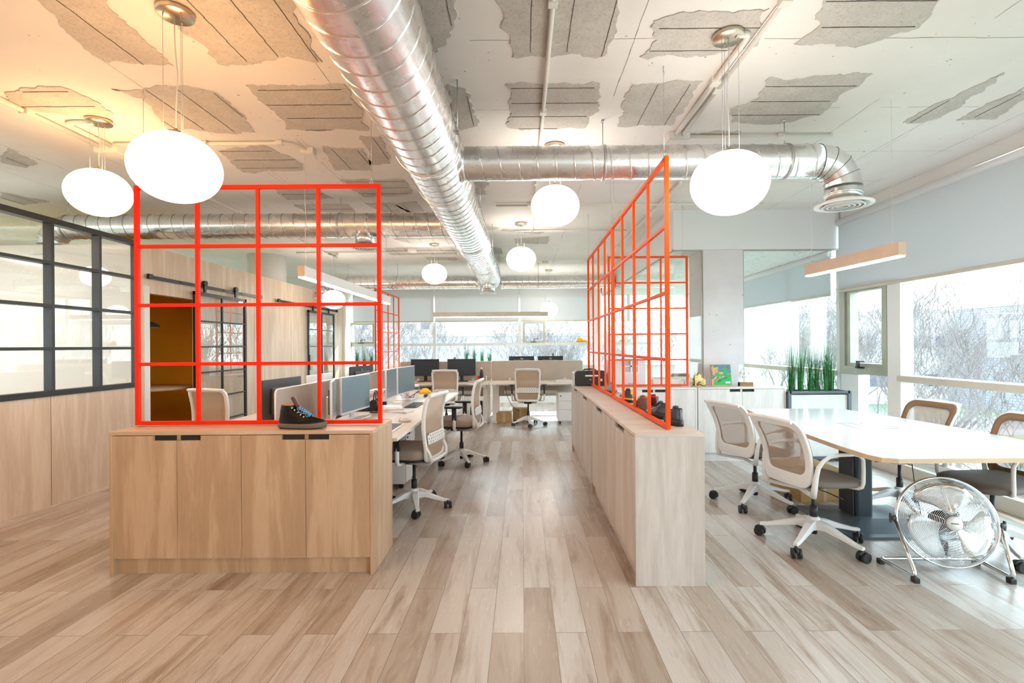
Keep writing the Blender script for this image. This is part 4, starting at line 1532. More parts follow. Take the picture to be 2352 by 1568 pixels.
# ------------------------------------------------------------------ desks, screens, drawers
def desk(label, L, D, loc, rz, topmat, group='height adjustable bench desks'):
    """top runs along local x, depth along local y (front at y=0)"""
    o = thing('office_desk', label, 'desk', loc, rz, group)
    MB().box(0.005, L - .005, 0, D, .715, .74).build('desk_top', topmat, o, bevel=.003)
    MB().box(0.005, L - .005, -.002, 0, .716, .7385).build('edge_band', 'white', o)
    MB().box(.06, L - .06, D * .5 - .04, D * .5 + .04, .665, .715).build('cross_beam', 'whitem', o)
    MB().box(.14, L - .14, D - .035, D - .02, .44, .70).build('modesty_panel', 'screenf', o)
    for x in (.09, L - .09):
        m = MB()
        m.box(x - .04, x + .04, D * .5 - .03, D * .5 + .03, .36, .70)
        m.box(x - .035, x + .035, D * .08, D * .92, .665, .712)
        lg = m.build('leg', 'whitem', o, bevel=.004)
        MB().box(x - .047, x + .047, D * .5 - .038, D * .5 + .038, .02, .40).build('leg_sleeve', 'whitem', lg, bevel=.004)
        MB().box(x - .04, x + .04, D * .34, D * .94, 0.0, .022).build('foot', 'whitem', lg, bevel=.004)
    MB().box(.25, L - .25, D - .22, D - .06, .50, .51).box(.25, L - .25, D - .22, D - .212, .51, .56).build('cable_tray', 'whitem', o)
    return o
XD = -.905
LA = 1.75
# left row: fronts face +X
desk('oak bench desk nearest the camera in the left row, keyboard on it', LA, .80, (XD, 3.60, 0), pi / 2, 'deskX')
desk('oak bench desk at the far end of the left row, mouse on its corner', LA, .80, (XD, 3.60 + LA, 0), pi / 2, 'deskX')
desk('bench desk beyond the tan screens, nearest the camera, dark monitor on it', LA, .80, (-2.66, 3.60 + LA, 0), -pi / 2, 'deskX')
desk('bench desk beyond the tan screens, farther one, by the oak wall', LA, .80, (-2.66, 3.60 + 2 * LA, 0), -pi / 2, 'deskX')
# back row
XS = (1122 - CX) / F * 8.78
desk('back bench desk on the left, two dark monitors on it', LA, .80, (XS - LA, 8.76, 0), 0, 'desk')
desk('back bench desk on the right, notebooks at its right end', LA, .80, (XS, 8.76, 0), 0, 'desk')
desk('rear bench desk on the left, facing the back windows', LA, .80, (XS, 10.42, 0), pi, 'desk')
desk('rear bench desk on the right, two monitors seen from behind', LA, .80, (XS + LA, 10.42, 0), pi, 'desk')

def dscreen(label, L, loc, rz, z0=.74, z1=1.09):
    o = thing('desk_screen', label, 'desk screen', (loc[0], loc[1], z0), rz, 'fabric screens between the desks')
    h = z1 - z0
    pts = rr(L - .01, h, .035, 5, L / 2, h / 2)
    m = MB()
    m.prism(pts, lambda p: (p[0], -.010, p[1]), lambda p: (p[0], .010, p[1]))
    m.build('screen_panel', 'screenf', o, bevel=.002)
    inn = rr(L - .01, h, .035, 5, L / 2, h / 2)
    m = MB()
    m.tube([(p[0], 0, p[1]) for p in inn], .0065, 6, closed=True)
    m.build('edge_trim', 'white', o)
    for x in (.35, L - .35):
        MB().cbox((x, .0, .02), (.05, .045, .04)).build('screen_clamp', 'silver', o)
    return o
XSC = -1.79
dscreen('tan desk screen nearest the camera in the left row, behind the boot', LA, (XSC, 3.62, 0), pi / 2)
dscreen('tan desk screen at the far end of the left row', LA, (XSC, 3.62 + LA, 0), pi / 2)
dscreen('tan desk screen on the back row, behind the two dark monitors', LA, (XS - LA, 9.585, 0), 0, .74, 1.10)
dscreen('wide tan desk screen on the back row, in front of the two rear-facing monitors', LA, (XS, 9.585, 0), 0, .74, 1.105)

def drawers(label, loc, rz):
    o = thing('drawer_unit', label, 'drawer unit', loc, rz, 'white rolling drawer units under the desks')
    MB().box(-.20, .20, .018, .50, .05, .56).build('unit_body', 'whitem', o, bevel=.004)
    z = .065
    for k, h in enumerate((.20, .15, .13)):
        MB().box(-.195, .195, 0, .018, z, z + h - .006).build('drawer', 'white', o, bevel=.002)
        d = bpy.data.objects[-1] if False else None
        z += h
    dr = [c for c in kids(o) if c.name.startswith('drawer')]
    for c, z in zip(dr, (.065 + .19, .265 + .14, .415 + .12)):
        MB().box(-.05, .05, -.008, .0, z - .018, z - .012).build('drawer_pull', 'silver', c)
    m = MB()
    m.cyl((-.15, -.006, .50), (-.15, 0, .50), .012, 14)
    m.build('lock', 'darkgrey', o)
    for x in (-.16, .16):
        for y in (.06, .44):
            m = MB(); m.cyl((x - .012, y, .025), (x + .012, y, .025), .025, 16); m.cyl((x, y, .03), (x, y, .06), .008, 8)
            m.build('caster', 'black', o)
    return o
d1 = drawers('white rolling drawer unit at the right end of the back desk, by the oak cabinet', (.83, 8.86, 0), 0)
dup(d1, (-1.14, 5.10, 0), pi / 2, 'drawer unit under the nearest left desk, behind the first desk chair')
dup(d1, (-1.14, 6.72, 0), pi / 2, 'drawer unit under the far end of the left row, behind the second chair')

# ------------------------------------------------------------------ monitors
def monitor(label, loc, rz, w=.55, h=.315, zc=1.0, case='silver', scr='screen', logo=None, cat='monitor', tilt=0.0, bottom=.018):
    """screen faces -Y; stands at z=.74"""
    o = thing('computer_monitor', label, cat, (loc[0], loc[1], .74), rz)
    c = zc - .74
    MB().box(-w / 2, w / 2, 0, .018, c - h / 2, c + h / 2).build('monitor_housing', case, o, bevel=.003)
    MB().box(-w / 2 + .008, w / 2 - .008, -.0012, .001, c - h / 2 + bottom, c + h / 2 - .008).build('screen_panel', scr, o)
    MB().box(-w * .32, w * .32, .018, .035, c - h * .3, c + h * .3).build('rear_cover', 'darkgrey' if case != 'white' else 'white', o, bevel=.012)
    MB().box(-.03, .03, .035, .060, 0.012, c + .03).build('stand_neck', case if case != 'black' else 'black', o, bevel=.004)
    MB().box(-.12, .12, -.09, .11, 0.0, .012).build('stand_foot', case, o, bevel=.004)
    if logo == 'hp':
        m = MB()
        # round badge with two slanted strokes
        for dx, z0, z1 in ((-.016, -.004, .034), (.000, -.016, .012), (.012, -.034, .010)):
            m.X = Matrix.Translation((dx, .0375, c + .08))
            m.prism([(0, z0), (.005, z0), (.005 + (z1 - z0) * .35, z1), ((z1 - z0) * .35, z1)], lambda p: (-p[0], 0, p[1]), lambda p: (-p[0], .002, p[1]))
        m.X = None
        lm = Matrix.Translation((0, .0195, c + h / 2 - .045)) @ Matrix.Rotation(pi, 4, 'Z') @ UP
        text_mesh('hp', .055, 'silver', o, 'maker_logo', lm, .001, shear=.35)
    if logo == 'L':
        lm = Matrix.Translation((0, .0195, c + h / 2 - .05)) @ Matrix.Rotation(pi, 4, 'Z') @ UP
        text_mesh('L', .05, 'silver', o, 'maker_logo', lm, .001)
    return o
R90 = pi / 2
# screens face +X -> rz = +90deg
monitor('large silver framed monitor on the near left desk, left of the tall red post', (-1.53, 4.62, 0), R90 + radians(-6), .60, .33, .97)
monitor('silver framed monitor seen almost edge-on at the near end of the left desk', (-1.51, 4.02, 0), R90 + radians(17), .50, .33, .97)
monitor('silver framed monitor at right end of the left row, its screen fully visible', (-1.43, 6.20, 0), R90 + radians(-6), .62, .33, .985)
monitor('silver framed monitor partly behind the red post, beside the widest left screen', (-1.46, 5.60, 0), R90 + radians(2), .50, .33, .985)
monitor('dark backed monitor seen from behind above the boot, left of the tan screen', (-2.06, 4.28, 0), -R90 + radians(-3), .62, .36, .955, 'darkgrey')
monitor('monitor with back whitened for reflected light, just beyond the dark backed one', (-2.02, 4.98, 0), -R90 + radians(-4), .52, .33, .965, 'white')  # white case colour stands for light reflecting off the back
monitor('black monitor back with a pale letter badge, by the far left desk', (-2.24, 6.95, 0), -R90 + radians(-12), .60, .35, .955, 'black', logo='L')
monitor('dark monitor on the back desk, left one of the two facing the camera', (P(976, 840, 9.3).x, 9.3, 0), radians(-3), .53, .315, 1.00, 'black', 'screend')
monitor('dark monitor on the back desk, right one of the two, by the black bottle', (P(1060, 840, 9.3).x, 9.3, 0), radians(2), .52, .315, 1.00, 'black', 'screend')
for px, lb, nm in ((1198, 'monitor back with round badge behind the wide tan screen, left one', 9.95), (1264, 'monitor back with round badge behind the wide tan screen, right one under a webcam', 9.95)):
    p = P(px, 820, nm)
    monitor(lb, (p.x, nm, 0), pi, .50, .31, 1.03, 'black', 'screend', logo='hp')

def webcam(label, x, y, z, arm=.0):
    o = thing('webcam', label, 'webcam', (x, y, z))
    m = MB()
    m.lathe([(.002, -.018), (.016, -.012), (.020, 0), (.016, .012), (.002, .018)], (0, 0, .018 + arm), 16)
    m.build('camera_body', 'black', o)
    m = MB()
    m.box(-.012, .012, -.012, .012, 0, .008 + arm)
    m.build('clip', 'black', o)
    m = MB()
    m.cyl((0, -.022, .018 + arm), (0, -.016, .018 + arm), .008, 12)
    m.build('lens', 'silver', o)
    return o
p = P(1044, 824, 9.3)
webcam('small webcam clipped on the right dark monitor of the back desk', p.x, 9.305, 1.158)
p = P(1270, 815, 9.95)
webcam('webcam on a short arm above the right rear-facing monitor', p.x, 9.945, 1.186, .03)

# ------------------------------------------------------------------ small things on desks
def keyboard(label, loc, rz, mat='white', keys='darkgrey'):
    o = thing('keyboard', label, 'keyboard', loc, rz)
    MB().box(-.21, .21, -.065, .065, 0, .012).build('key_base', mat, o, bevel=.005)
    m = MB()
    for j in range(5):
        n = 15
        for i in range(n):
            if j == 0 and 4 <= i <= 8:
                if i == 4:
                    m.box(-.20 + .40 * 4 / n + .002, -.20 + .40 * 9 / n - .002, -.056, -.038, .012, .0165)
                continue
            x0 = -.20 + .40 * i / n
            y0 = -.056 + .0225 * j
            m.box(x0 + .002, x0 + .40 / n - .002, y0, y0 + .018, .012, .0165)
    m.build('keys', keys, o)
    return o
keyboard('white keyboard with dark keys on the near left desk, just beyond the cabinet end', (-1.06, 3.98, .741), R90, 'white')
keyboard('thin dark keyboard on the left desk beside the nearest chair top', (-1.20, 5.55, .741), R90, 'darkgrey', 'black')

def mouse(label, loc, rz, mat='darkgrey'):
    o = thing('computer_mouse', label, 'mouse', loc, rz)
    m = MB()
    def ol(s, z): return [(x * s, y * s, z) for x, y in rr(.062, .11, .03, 6)]
    m.loft([ol(.9, 0), ol(1, .008), ol(.9, .022), ol(.6, .034), ol(.2, .037)], 0, True)
    m.build('mouse_shell', mat, o)
    MB().box(-.004, .004, .02, .04, .028, .0355).build('scroll_wheel', 'black', o, bevel=.001)
    return o
mouse('dark mouse on the far left desk', (P(980, 909, 6.5).x, 6.5, .741), .6)
mouse('grey mouse beside the keyboard on the near left desk', (-1.03, 4.38, .741), R90, 'silver')

def headset(label, loc, rz):
    o = thing('headphones', label, 'headphones', loc, rz)
    m = MB()
    m.tube([(.075 * cos(a), 0, .13 + .09 * sin(a)) for a in [radians(-10 + 20 * k) for k in range(11)]], .007, 8)
    m.build('headband', 'black', o)
    for s in (-1, 1):
        m = MB()
        m.cyl((s * .062, 0, .10), (s * .09, 0, .10), .036, 20)
        m.build('ear_cup', 'black', o)
    m = MB()
    m.cyl((0, 0, .01), (0, 0, .20), .007, 10)
    m.lathe([(.002, 0), (.06, 0), (.06, .01), (.002, .012)], seg=24)
    m.build('headphone_stand', 'black', o)
    return o
headset('black headphones on a small stand on the near left desk', (P(862, 925, 4.98).x, 5.0, .741), R90)

def tray(label, loc, rz):
    o = thing('document_tray', label, 'document tray', loc, rz)
    m = MB()
    m.box(-.13, .13, -.17, .17, 0, .006)
    for a in ((-.13, -.125, -.17, .17), (.125, .13, -.17, .17), (-.13, .13, .165, .17)):
        m.box(*a, .006, .07)
    m.build('tray_shell', 'black', o)
    return o
tray('black desk tray behind the tall red post, small metal items in it', (-1.62, 5.22, .741), R90)
def stack(label, name, cat, loc, rz, sizes, mats, part='sheet'):
    o = thing(name, label, cat, loc, rz)
    z = 0
    r = random.Random(len(label))
    for (w, d, h), mt in zip(sizes, mats):
        a = r.uniform(-.15, .15)
        m = MB(); m.X = Matrix.Rotation(a, 4, 'Z')
        m.box(-w / 2, w / 2, -d / 2, d / 2, z, z + h)
        m.build(part, mt, o)
        z += h + .0004
    return o
stack('pile of loose white papers on the left desk between the monitors', 'paper_stack', 'papers', (-1.35, 5.18, .741), .3, [(.21, .30, .012), (.21, .29, .01), (.2, .28, .012), (.15, .21, .008)], ['paper', 'pink', 'paper', 'paper'])
stack('tall pile of white papers behind the tall red post', 'paper_stack', 'papers', (-1.66, 5.78, .741), .1, [(.22, .30, .04), (.21, .29, .05), (.2, .28, .04), (.18, .25, .03)], ['paper', 'paper', 'pink', 'paper'])
stack('open notebook with pale cover on the left desk', 'notebook', 'notebook', (-1.22, 5.02, .741), 1.2, [(.15, .21, .008), (.15, .21, .004)], ['paper', 'silver'], 'page_block')
stack('dark tablet or flat pad lying on the near left desk', 'tablet', 'tablet', (-1.32, 4.42, .741), 1.5, [(.17, .25, .007)], ['darkgrey'], 'tablet_body')
stack('two notebooks at the right end of the back desk', 'notebook', 'notebook', (P(1295, 870, 9.2).x, 9.15, .741), .05, [(.30, .21, .018), (.22, .16, .016)], ['paper', 'silver'], 'page_block')
stack('light tan envelope on the left back desk under the monitor', 'envelope', 'envelope', (P(975, 875, 9.0).x, 9.05, .741), .1, [(.30, .2, .006)], ['woodTop'], 'envelope_body')
o = thing('ring_binder', 'pink ring binder standing under the far left monitors', 'binder', (-1.50, 6.62, .741), R90 + .25)
MB().box(-.12, .12, -.003, .0, 0, .20).box(-.12, .12, .045, .048, 0, .20).box(-.123, -.12, -.003, .048, 0, .20).build('cover', 'pink', o)
MB().box(-.115, .115, .002, .043, .005, .19).build('page_block', 'paper', o)
MB().box(.06, .075, -.0042, -.003, .04, .17).build('cover_stripe', 'darkgrey', o)
o = thing('plastic_pouch', 'yellow and orange plastic pouch beside the pink binder', 'pouch', (-1.36, 7.0, .741), .3)
m = MB(); m.loft([[(x * s, y * s, z) for x, y in rr(.17, .12, .03, 4)] for z, s in ((0, .9), (.02, 1), (.045, .75), (.07, .3))], 0, True)
m.build('pouch_body', 'yellow', o)
stack('pile of small boxes and papers beyond the yellow pouch', 'paper_stack', 'papers', (-1.55, 7.04, .741), .2, [(.22, .10, .05), (.20, .10, .04), (.18, .09, .03)], ['paper', 'slate', 'paper'])
# desk lamp-like cable loop at the binder: black cables
m = MB()
m.tube([(.10 * cos(t) * (1 + .3 * sin(3 * t)), .03 * sin(2 * t), .05 + .04 * sin(t * 2 + 1)) for t in [k * 2 * pi / 28 for k in range(28)]], .0035, 6, closed=True)
tag(m.build('cable_coil', 'black', loc=(-1.42, 6.32, .741)), 'loose black cable coil under the far left monitors', 'cable')
m = MB()
m.tube([(.09 * cos(t) * (1 + .3 * sin(3 * t)), .03 * sin(2 * t), .05 + .04 * sin(t * 2 + 2)) for t in [k * 2 * pi / 28 for k in range(28)]], .0035, 6, closed=True)
tag(m.build('cable_coil', 'black', loc=(P(1012, 868, 9.35).x, 9.35, .741)), 'tangle of black cables between the two dark monitors', 'cable')

def bottle(label, loc, mat, h=.26, r=.034):
    o = thing('drinking_bottle', label, 'bottle', loc)
    m = MB()
    m.lathe([(.002, 0), (r, 0), (r, h * .62), (r * .75, h * .74), (r * .45, h * .84), (r * .45, h * .87), (.002, h * .87)], seg=24)
    m.build('bottle_body', mat, o)
    m = MB(); m.lathe([(.002, h * .87), (r * .5, h * .87), (r * .5, h), (.002, h)], seg=20)
    m.build('bottle_cap', 'silver', o)
    return o
p = P(1106, 860, 9.2)
bottle('black steel drinking bottle on the back desk, left of the screen gap', (p.x, 9.2, .741), 'black')
o = thing('red_cup', 'small red plastic cup beside the black bottle', 'cup', (p.x - .055, 9.27, .741))
MB().lathe([(.022, 0), (.03, .10), (.026, .10), (.02, .004), (.002, .004)], seg=20, caps=False).build('cup_wall', 'redb', o)
o = thing('white_tube', 'short white tube standing right of the black bottle', 'tube', (P(1117, 868, 9.3).x, 9.3, .741))
MB().lathe([(.002, 0), (.012, 0), (.012, .09), (.008, .10), (.002, .10)], seg=16).build('tube_body', 'white', o)
o = thing('plastic_cup', 'mint green cup on the far window sill at right', 'cup', (P(1332, 825, 12.15).x, 12.15, .942))
MB().lathe([(.030, 0), (.045, .12), (.040, .12), (.026, .004), (.002, .004)], seg=20, caps=False).build('cup_wall', 'mint', o)
o = thing('wall_notice', 'white paper notice on the wall right of the wide tan screen', 'notice', (P(1341, 838, 12.15).x, 12.195, .80))
MB().box(-.06, .06, -.003, 0, -.08, .08).build('notice_sheet', 'paper', o)

# black printer-like case on far end of right cabinets
pc0 = P(1347, 868, 6.2)
o = thing('carrying_case', 'black hard case with pale side and handle on the far right cabinet end', 'case', (.86, 6.28, HC))
pts = rr(.40, .19, .04, 5, 0, .095)
m = MB(); m.prism(pts, lambda p: (p[0], 0, p[1]), lambda p: (p[0], .22, p[1]))
m.build('case_shell', 'black', o, bevel=.006)
MB().box(-.212, -.196, .004, .216, .008, .17).build('side_plate', 'silver', o, bevel=.008)
m = MB(); m.tube([(-.08, .10, .188), (-.07, .10, .205), (0, .10, .209), (.07, .10, .205), (.08, .10, .188)], .008, 8)
m.build('case_handle', 'black', o)
MB().box(-.07, .10, -.003, 0, .12, .138).build('label_strip', 'paper', o)
MB().box(.12, .145, -.003, 0, .06, .09).box(-.015, .005, -.003, 0, .075, .083).build('latch', 'silver', o)

# boxes and bags under the back desks
def carton(label, loc, rz, w, d, h, mat='card'):
    o = thing('cardboard_box', label, 'box', loc, rz)
    MB().box(-w / 2, w / 2, -d / 2, d / 2, 0, h).build('box_body', mat, o, bevel=.002)
    m = MB()
    m.X = Matrix.Translation((-w / 2, 0, h)) @ Matrix.Rotation(radians(-172), 4, 'Y')
    m.box(-w * .45, 0, -d / 2, d / 2, -.003, 0)
    m.X = Matrix.Translation((w / 2, 0, h)) @ Matrix.Rotation(radians(170), 4, 'Y')
    m.box(0, w * .45, -d / 2, d / 2, -.003, 0)
    m.build('box_flaps', mat, o)
    MB().box(-.025, .025, -d / 2 - .001, -d / 2, 0, h).build('tape_strip', 'tabledge', o)
    return o
carton('brown cardboard box under the back desk, left one of the pair', (P(1158, 950, 9.2).x, 9.24, 0), .0, .28, .24, .18)
carton('brown cardboard box under the back desk, taller one behind the chair base', (P(1192, 950, 9.35).x + .03, 9.50, 0), .0, .30, .26, .22)
o = thing('waste_bag', 'black bag on the floor under the left back desk', 'bag', (P(1098, 950, 9.4).x, 9.45, 0))
m = MB(); m.loft([[(x * s, y * s, z) for x, y in rr(.30, .22, .08, 5)] for z, s in ((0, .8), (.06, 1), (.22, 1), (.32, .85), (.36, .5))], 0, True)
m.build('bag_body', 'black', o)
o = thing('paper_bag', 'white plastic bag hanging between the back desk legs', 'bag', (P(1121, 940, 9.2).x, 9.16, 0))
m = MB(); m.loft([[(x * s, y * .5 * s, z) for x, y in rr(.075, .16, .02, 4)] for z, s in ((0, 1), (.2, .9), (.38, .65), (.50, .3))], 0, True)
m.build('bag_body', 'white', o)
m = MB(); m.tube(bend((0, 0, .66), (.05, 0, .3), (.26, .05, .20)), .005, 6)
tag(m.build('power_cable', 'black', loc=(P(1160, 885, 9.1).x, 9.1, 0)), 'black cable drooping from the back desk to the cardboard box', 'cable')

# ------------------------------------------------------------------ meeting table
o = thing('meeting_table', 'large white boat shaped meeting table with a black pedestal', 'table', (2.68, 3.95, 0))
tp = [(2.26, 5.04), (2.16, 4.5), (2.07, 3.7), (2.035, 3.2), (2.04, 2.96), (2.065, 2.88), (2.14, 2.85), (3.25, 2.85), (3.31, 2.88), (3.335, 2.96), (3.36, 3.3), (3.37, 3.8), (3.31, 4.5), (3.20, 5.0), (3.14, 5.06), (2.32, 5.07)]
tp = [(x - 2.68, y - 3.95) for x, y in tp]
m = MB(); m.prism(tp, lambda p: (p[0], p[1], .7385), lambda p: (p[0], p[1], .742))
m.build('table_top', 'tabletop', o)
m = MB(); m.prism(tp, lambda p: (p[0], p[1], .712), lambda p: (p[0], p[1], .7384))
m.build('table_edge', 'tabledge', o)
m = MB()
for (px, py) in ((1895, 969.5), (1935, 969.5)):
    a = PZ(px, py, .742); b = PZ(px + 30, py, .742); c = PZ(px + 90, 984, .742); d = PZ(px + 55, 984, .742)
def hatch(x0, x1, y0, y1):
    t = .003
    for q in ((x0, x1, y0, y0 + t), (x0, x1, y1 - t, y1), (x0, x0 + t, y0, y1), (x1 - t, x1, y0, y1)):
        m.box(*q, .7415, .7426)
hatch(-.09, .02, -.10, .18); hatch(.10, .21, -.10, .18)
m.build('cable_flap', 'slot', o)
m = MB()
m.box(-.085, .05, -.05, .16, .03, .69)
pd = m.build('pedestal', 'navy', o, bevel=.02)
MB().box(-.10, -.089, -.03, .14, .05, .66).build('pedestal_cover', 'black', pd)
m = MB()
def frus(x0, x1, y0, y1, i, z0, z1):
    a = m.addv([(x0, y0, z0), (x1, y0, z0), (x1, y1, z0), (x0, y1, z0), (x0 + i, y0 + i, z1), (x1 - i, y0 + i, z1), (x1 - i, y1 - i, z1), (x0 + i, y1 - i, z1)])
    for q in ((3, 2, 1, 0), (4, 5, 6, 7), (0, 1, 5, 4), (1, 2, 6, 5), (2, 3, 7, 6), (3, 0, 4, 7)):
        m.face([a + k for k in q])
frus(-.36, .46, -.40, .36, .02, 0, .014)
frus(-.30, .38, -.32, .30, .22, .014, .05)
m.build('base_plate', 'slate', o, bevel=.003)
MB().box(-.34, .34, -.06, .20, .68, .712).box(-.05, .05, -.7, .8, .685, .712).build('top_bracket', 'black', o)

o = thing('cardboard_box', 'large cardboard box with a red label under the meeting table', 'box', (2.66, 4.68, 0), radians(2))
MB().box(-.22, .20, -.26, .26, 0, .27).build('box_body', 'card', o, bevel=.002)
MB().box(-.02, .01, -.262, -.26, 0, .27).build('tape_strip', 'tabledge', o)
MB().box(.135, .17, -.263, -.26, .11, .26).build('shipping_label', 'redl', o)
MB().box(.06, .13, -.263, -.26, .13, .25).build('address_label', 'paper', o)

# ------------------------------------------------------------------ fan
o = thing('floor_fan', 'round chrome floor fan standing at the front of the meeting area', 'fan', (2.545, 3.0, 0), radians(-6))
FR = .262
FC = Vector((.035, .06, .305))
TL = Matrix.Translation(FC) @ Matrix.Rotation(radians(-10), 4, 'Z') @ Matrix.Rotation(radians(-12), 4, 'X')
def front_y(r):   # dome toward -Y
    return -.085 * (1 - (r / FR) ** 2.6)
m = MB(); m.X = TL
def circ(r, y, n=56):
    return [(r * cos(2 * pi * k / n), y, r * sin(2 * pi * k / n)) for k in range(n)]
for i in range(27):
    r = .05 + (FR - .055) * i / 26
    m.tube(circ(r, front_y(r)), .0011, 4, closed=True)
for k in range(12):
    a = 2 * pi * k / 12 + .1
    m.tube([(r * cos(a), front_y(r) + .002, r * sin(a)) for r in [.04 + (FR - .04) * j / 10 for j in range(11)]], .0016 if k % 2 else .0010, 5)
gd = m.build('front_guard', 'chrome', o)
m = MB(); m.X = TL
for i in range(16):
    r = .07 + (FR - .075) * i / 15
    m.tube(circ(r, .02 + .075 * (1 - (r / FR) ** 3)), .0011, 4, closed=True)
for k in range(10):
    a = 2 * pi * k / 10
    m.tube([(r * cos(a), .02 + .075 * (1 - (r / FR) ** 3), r * sin(a)) for r in [.05 + (FR - .05) * j / 8 for j in range(9)]], .0014, 5)
for k in range(40):
    a = 2 * pi * k / 40
    m.tube([(FR * cos(a), 0, FR * sin(a)), (FR * cos(a) * 1.01, .012, FR * sin(a) * 1.01), (FR * cos(a), .022, FR * sin(a))], .0011, 4)
m.build('rear_guard', 'chrome', o)
m = MB(); m.X = TL
m.tube(circ(FR, 0, 72), .006, 8, closed=True)
m.tube(circ(FR, .022, 72), .004, 8, closed=True)
m.build('guard_rim', 'chrome', o)
m = MB(); m.X = TL @ Matrix.Rotation(pi / 2, 4, 'X')
m.lathe([(.002, .096), (.036, .096), (.042, .090), (.044, .078), (.002, .078)], seg=36)
bd = m.build('hub_badge', 'silver', o)
m = MB(); m.X = TL
m.box(-.022, .018, -.0972, -.0962, -.003, .003)
m.build('badge_text', 'darkgrey', bd)
m = MB(); m.X = TL @ Matrix.Rotation(pi / 2, 4, 'X')
m.lathe([(.002, -.115), (.055, -.11), (.062, -.08), (.062, -.02), (.03, -.005), (.002, .0)], seg=32)
m.build('motor', 'black', o)
for k in range(3):
    a0 = radians(200 + 120 * k)
    m = MB(); m.X = TL @ Matrix.Rotation(-a0, 4, 'Y')
    rows = []
    for j in range(9):
        t = j / 8
        r = .045 + .185 * t
        hw = radians(16 + 34 * sin(min(1, t * 1.15) * pi * .55)) * (1 if t < .85 else (1 - (t - .85) * 2.2))
        row = []
        for i in range(7):
            u = i / 6 - .5
            a = 2 * u * hw * .95 + .35 * t
            row.append((r * cos(a), -.02 + u * .055 * (.6 + .5 * t), r * sin(a)))
        rows.append(m.addv(row))
    for a, b in zip(rows[:-1], rows[1:]):
        for i in range(6):
            m.face((a + i, a + i + 1, b + i + 1, b + i), 0, True)
    m.build('fan_blade', 'chrome' if k != 0 else 'silver', o, solid=.002)
m = MB(); m.X = TL @ Matrix.Rotation(pi / 2, 4, 'X')
m.lathe([(.002, .04), (.022, .04), (.026, .0), (.002, .0)], seg=24)
m.build('blade_hub', 'chrome', o)
# tube stand: from the pivots down, back along the floor and across
S = .272
lft = TL @ Vector((-S, .01, 0)); rgt = TL @ Vector((S, .01, 0))
m = MB()
def arc3(pts, n=6):
    out = [Vector(pts[0])]
    for i in range(1, len(pts) - 1):
        a, b, c = Vector(pts[i - 1]), Vector(pts[i]), Vector(pts[i + 1])
        p0 = b + (a - b).normalized() * min(.05, (a - b).length / 2)
        p2 = b + (c - b).normalized() * min(.05, (c - b).length / 2)
        out += bend(p0, b, p2, n)
    out.append(Vector(pts[-1]))
    return out
m.tube(arc3([lft, (-.245, -.11, .030), (-.30, .16, .030), (.30, .20, .030), (.30, -.08, .030), rgt]), .0115, 12)
m.build('stand_tube', 'chrome', o)
for x, y in ((-.247, -.100), (.296, -.06), (-.295, .15), (.29, .19)):
    m = MB(); m.box(x - .016, x + .016, y - .02, y + .02, 0, .030); m.build('rubber_foot', 'black', o, bevel=.004)
for q, s in ((lft, -1), (rgt, 1)):
    m = MB(); m.cyl(q - Vector((s * .012, 0, 0)), q + Vector((s * .022, 0, 0)), .017, 14)
    m.box(q.x + s * .022 - .004, q.x + s * .022 + .004, q.y - .008, q.y + .008, q.z - .028, q.z + .028)
    m.build('pivot_knob', 'darkgrey', o)
m = MB()
a = PZ(2010, 1065, .70); 
m.tube([(2.84 - .05, 3.62, .70), (2.80, 3.58, .40), (2.795, 3.50, .12)] + bend((2.79, 3.47, .05), (2.78, 3.40, .005), (2.80, 3.30, .005)) + bend((2.80, 3.28, .006), (2.70, 3.18, .008), (2.62, 3.20, .15)), .0032, 6)
tag(m.build('power_cable', 'black'), 'black power cable hanging from the meeting table down to the fan', 'cable')

# ------------------------------------------------------------------ planters
def grass_clump(parent, x, y, z, h, n, seed, spread=.10):
    r = random.Random(seed)
    m = MB()
    for k in range(n):
        a = r.uniform(0, 2 * pi)
        rad = r.uniform(0, .045)
        L = h * r.uniform(.35, 1.0)
        out = r.uniform(.1, 1.0) * spread * (L / h)
        bx, by = x + rad * cos(a), y + rad * sin(a) * .6
        w = r.uniform(.0022, .0045)
        mi = 0 if r.random() < .6 else 1
        pts = []
        for j in range(6):
            t = j / 5
            pts.append((bx + out * t ** 1.7 * cos(a), by + out * t ** 1.7 * sin(a) * .6, z + L * t))
        wx, wy = -sin(a + r.uniform(-.6, .6)), cos(a)
        q = math.hypot(wx, wy) or 1
        wx, wy = wx / q, wy / q
        prev = None
        for j, p in enumerate(pts):
            ww = w * (1 - (j / 5) ** 1.4 * .9)
            b = m.addv([(p[0] - wx * ww, p[1] - wy * ww, p[2]), (p[0] + wx * ww, p[1] + wy * ww, p[2])])
            if prev is not None:
                m.face((prev, prev + 1, b + 1, b), mi, True)
            prev = b
    return m.build('grass_tuft', ['grass', 'grassd'], parent)

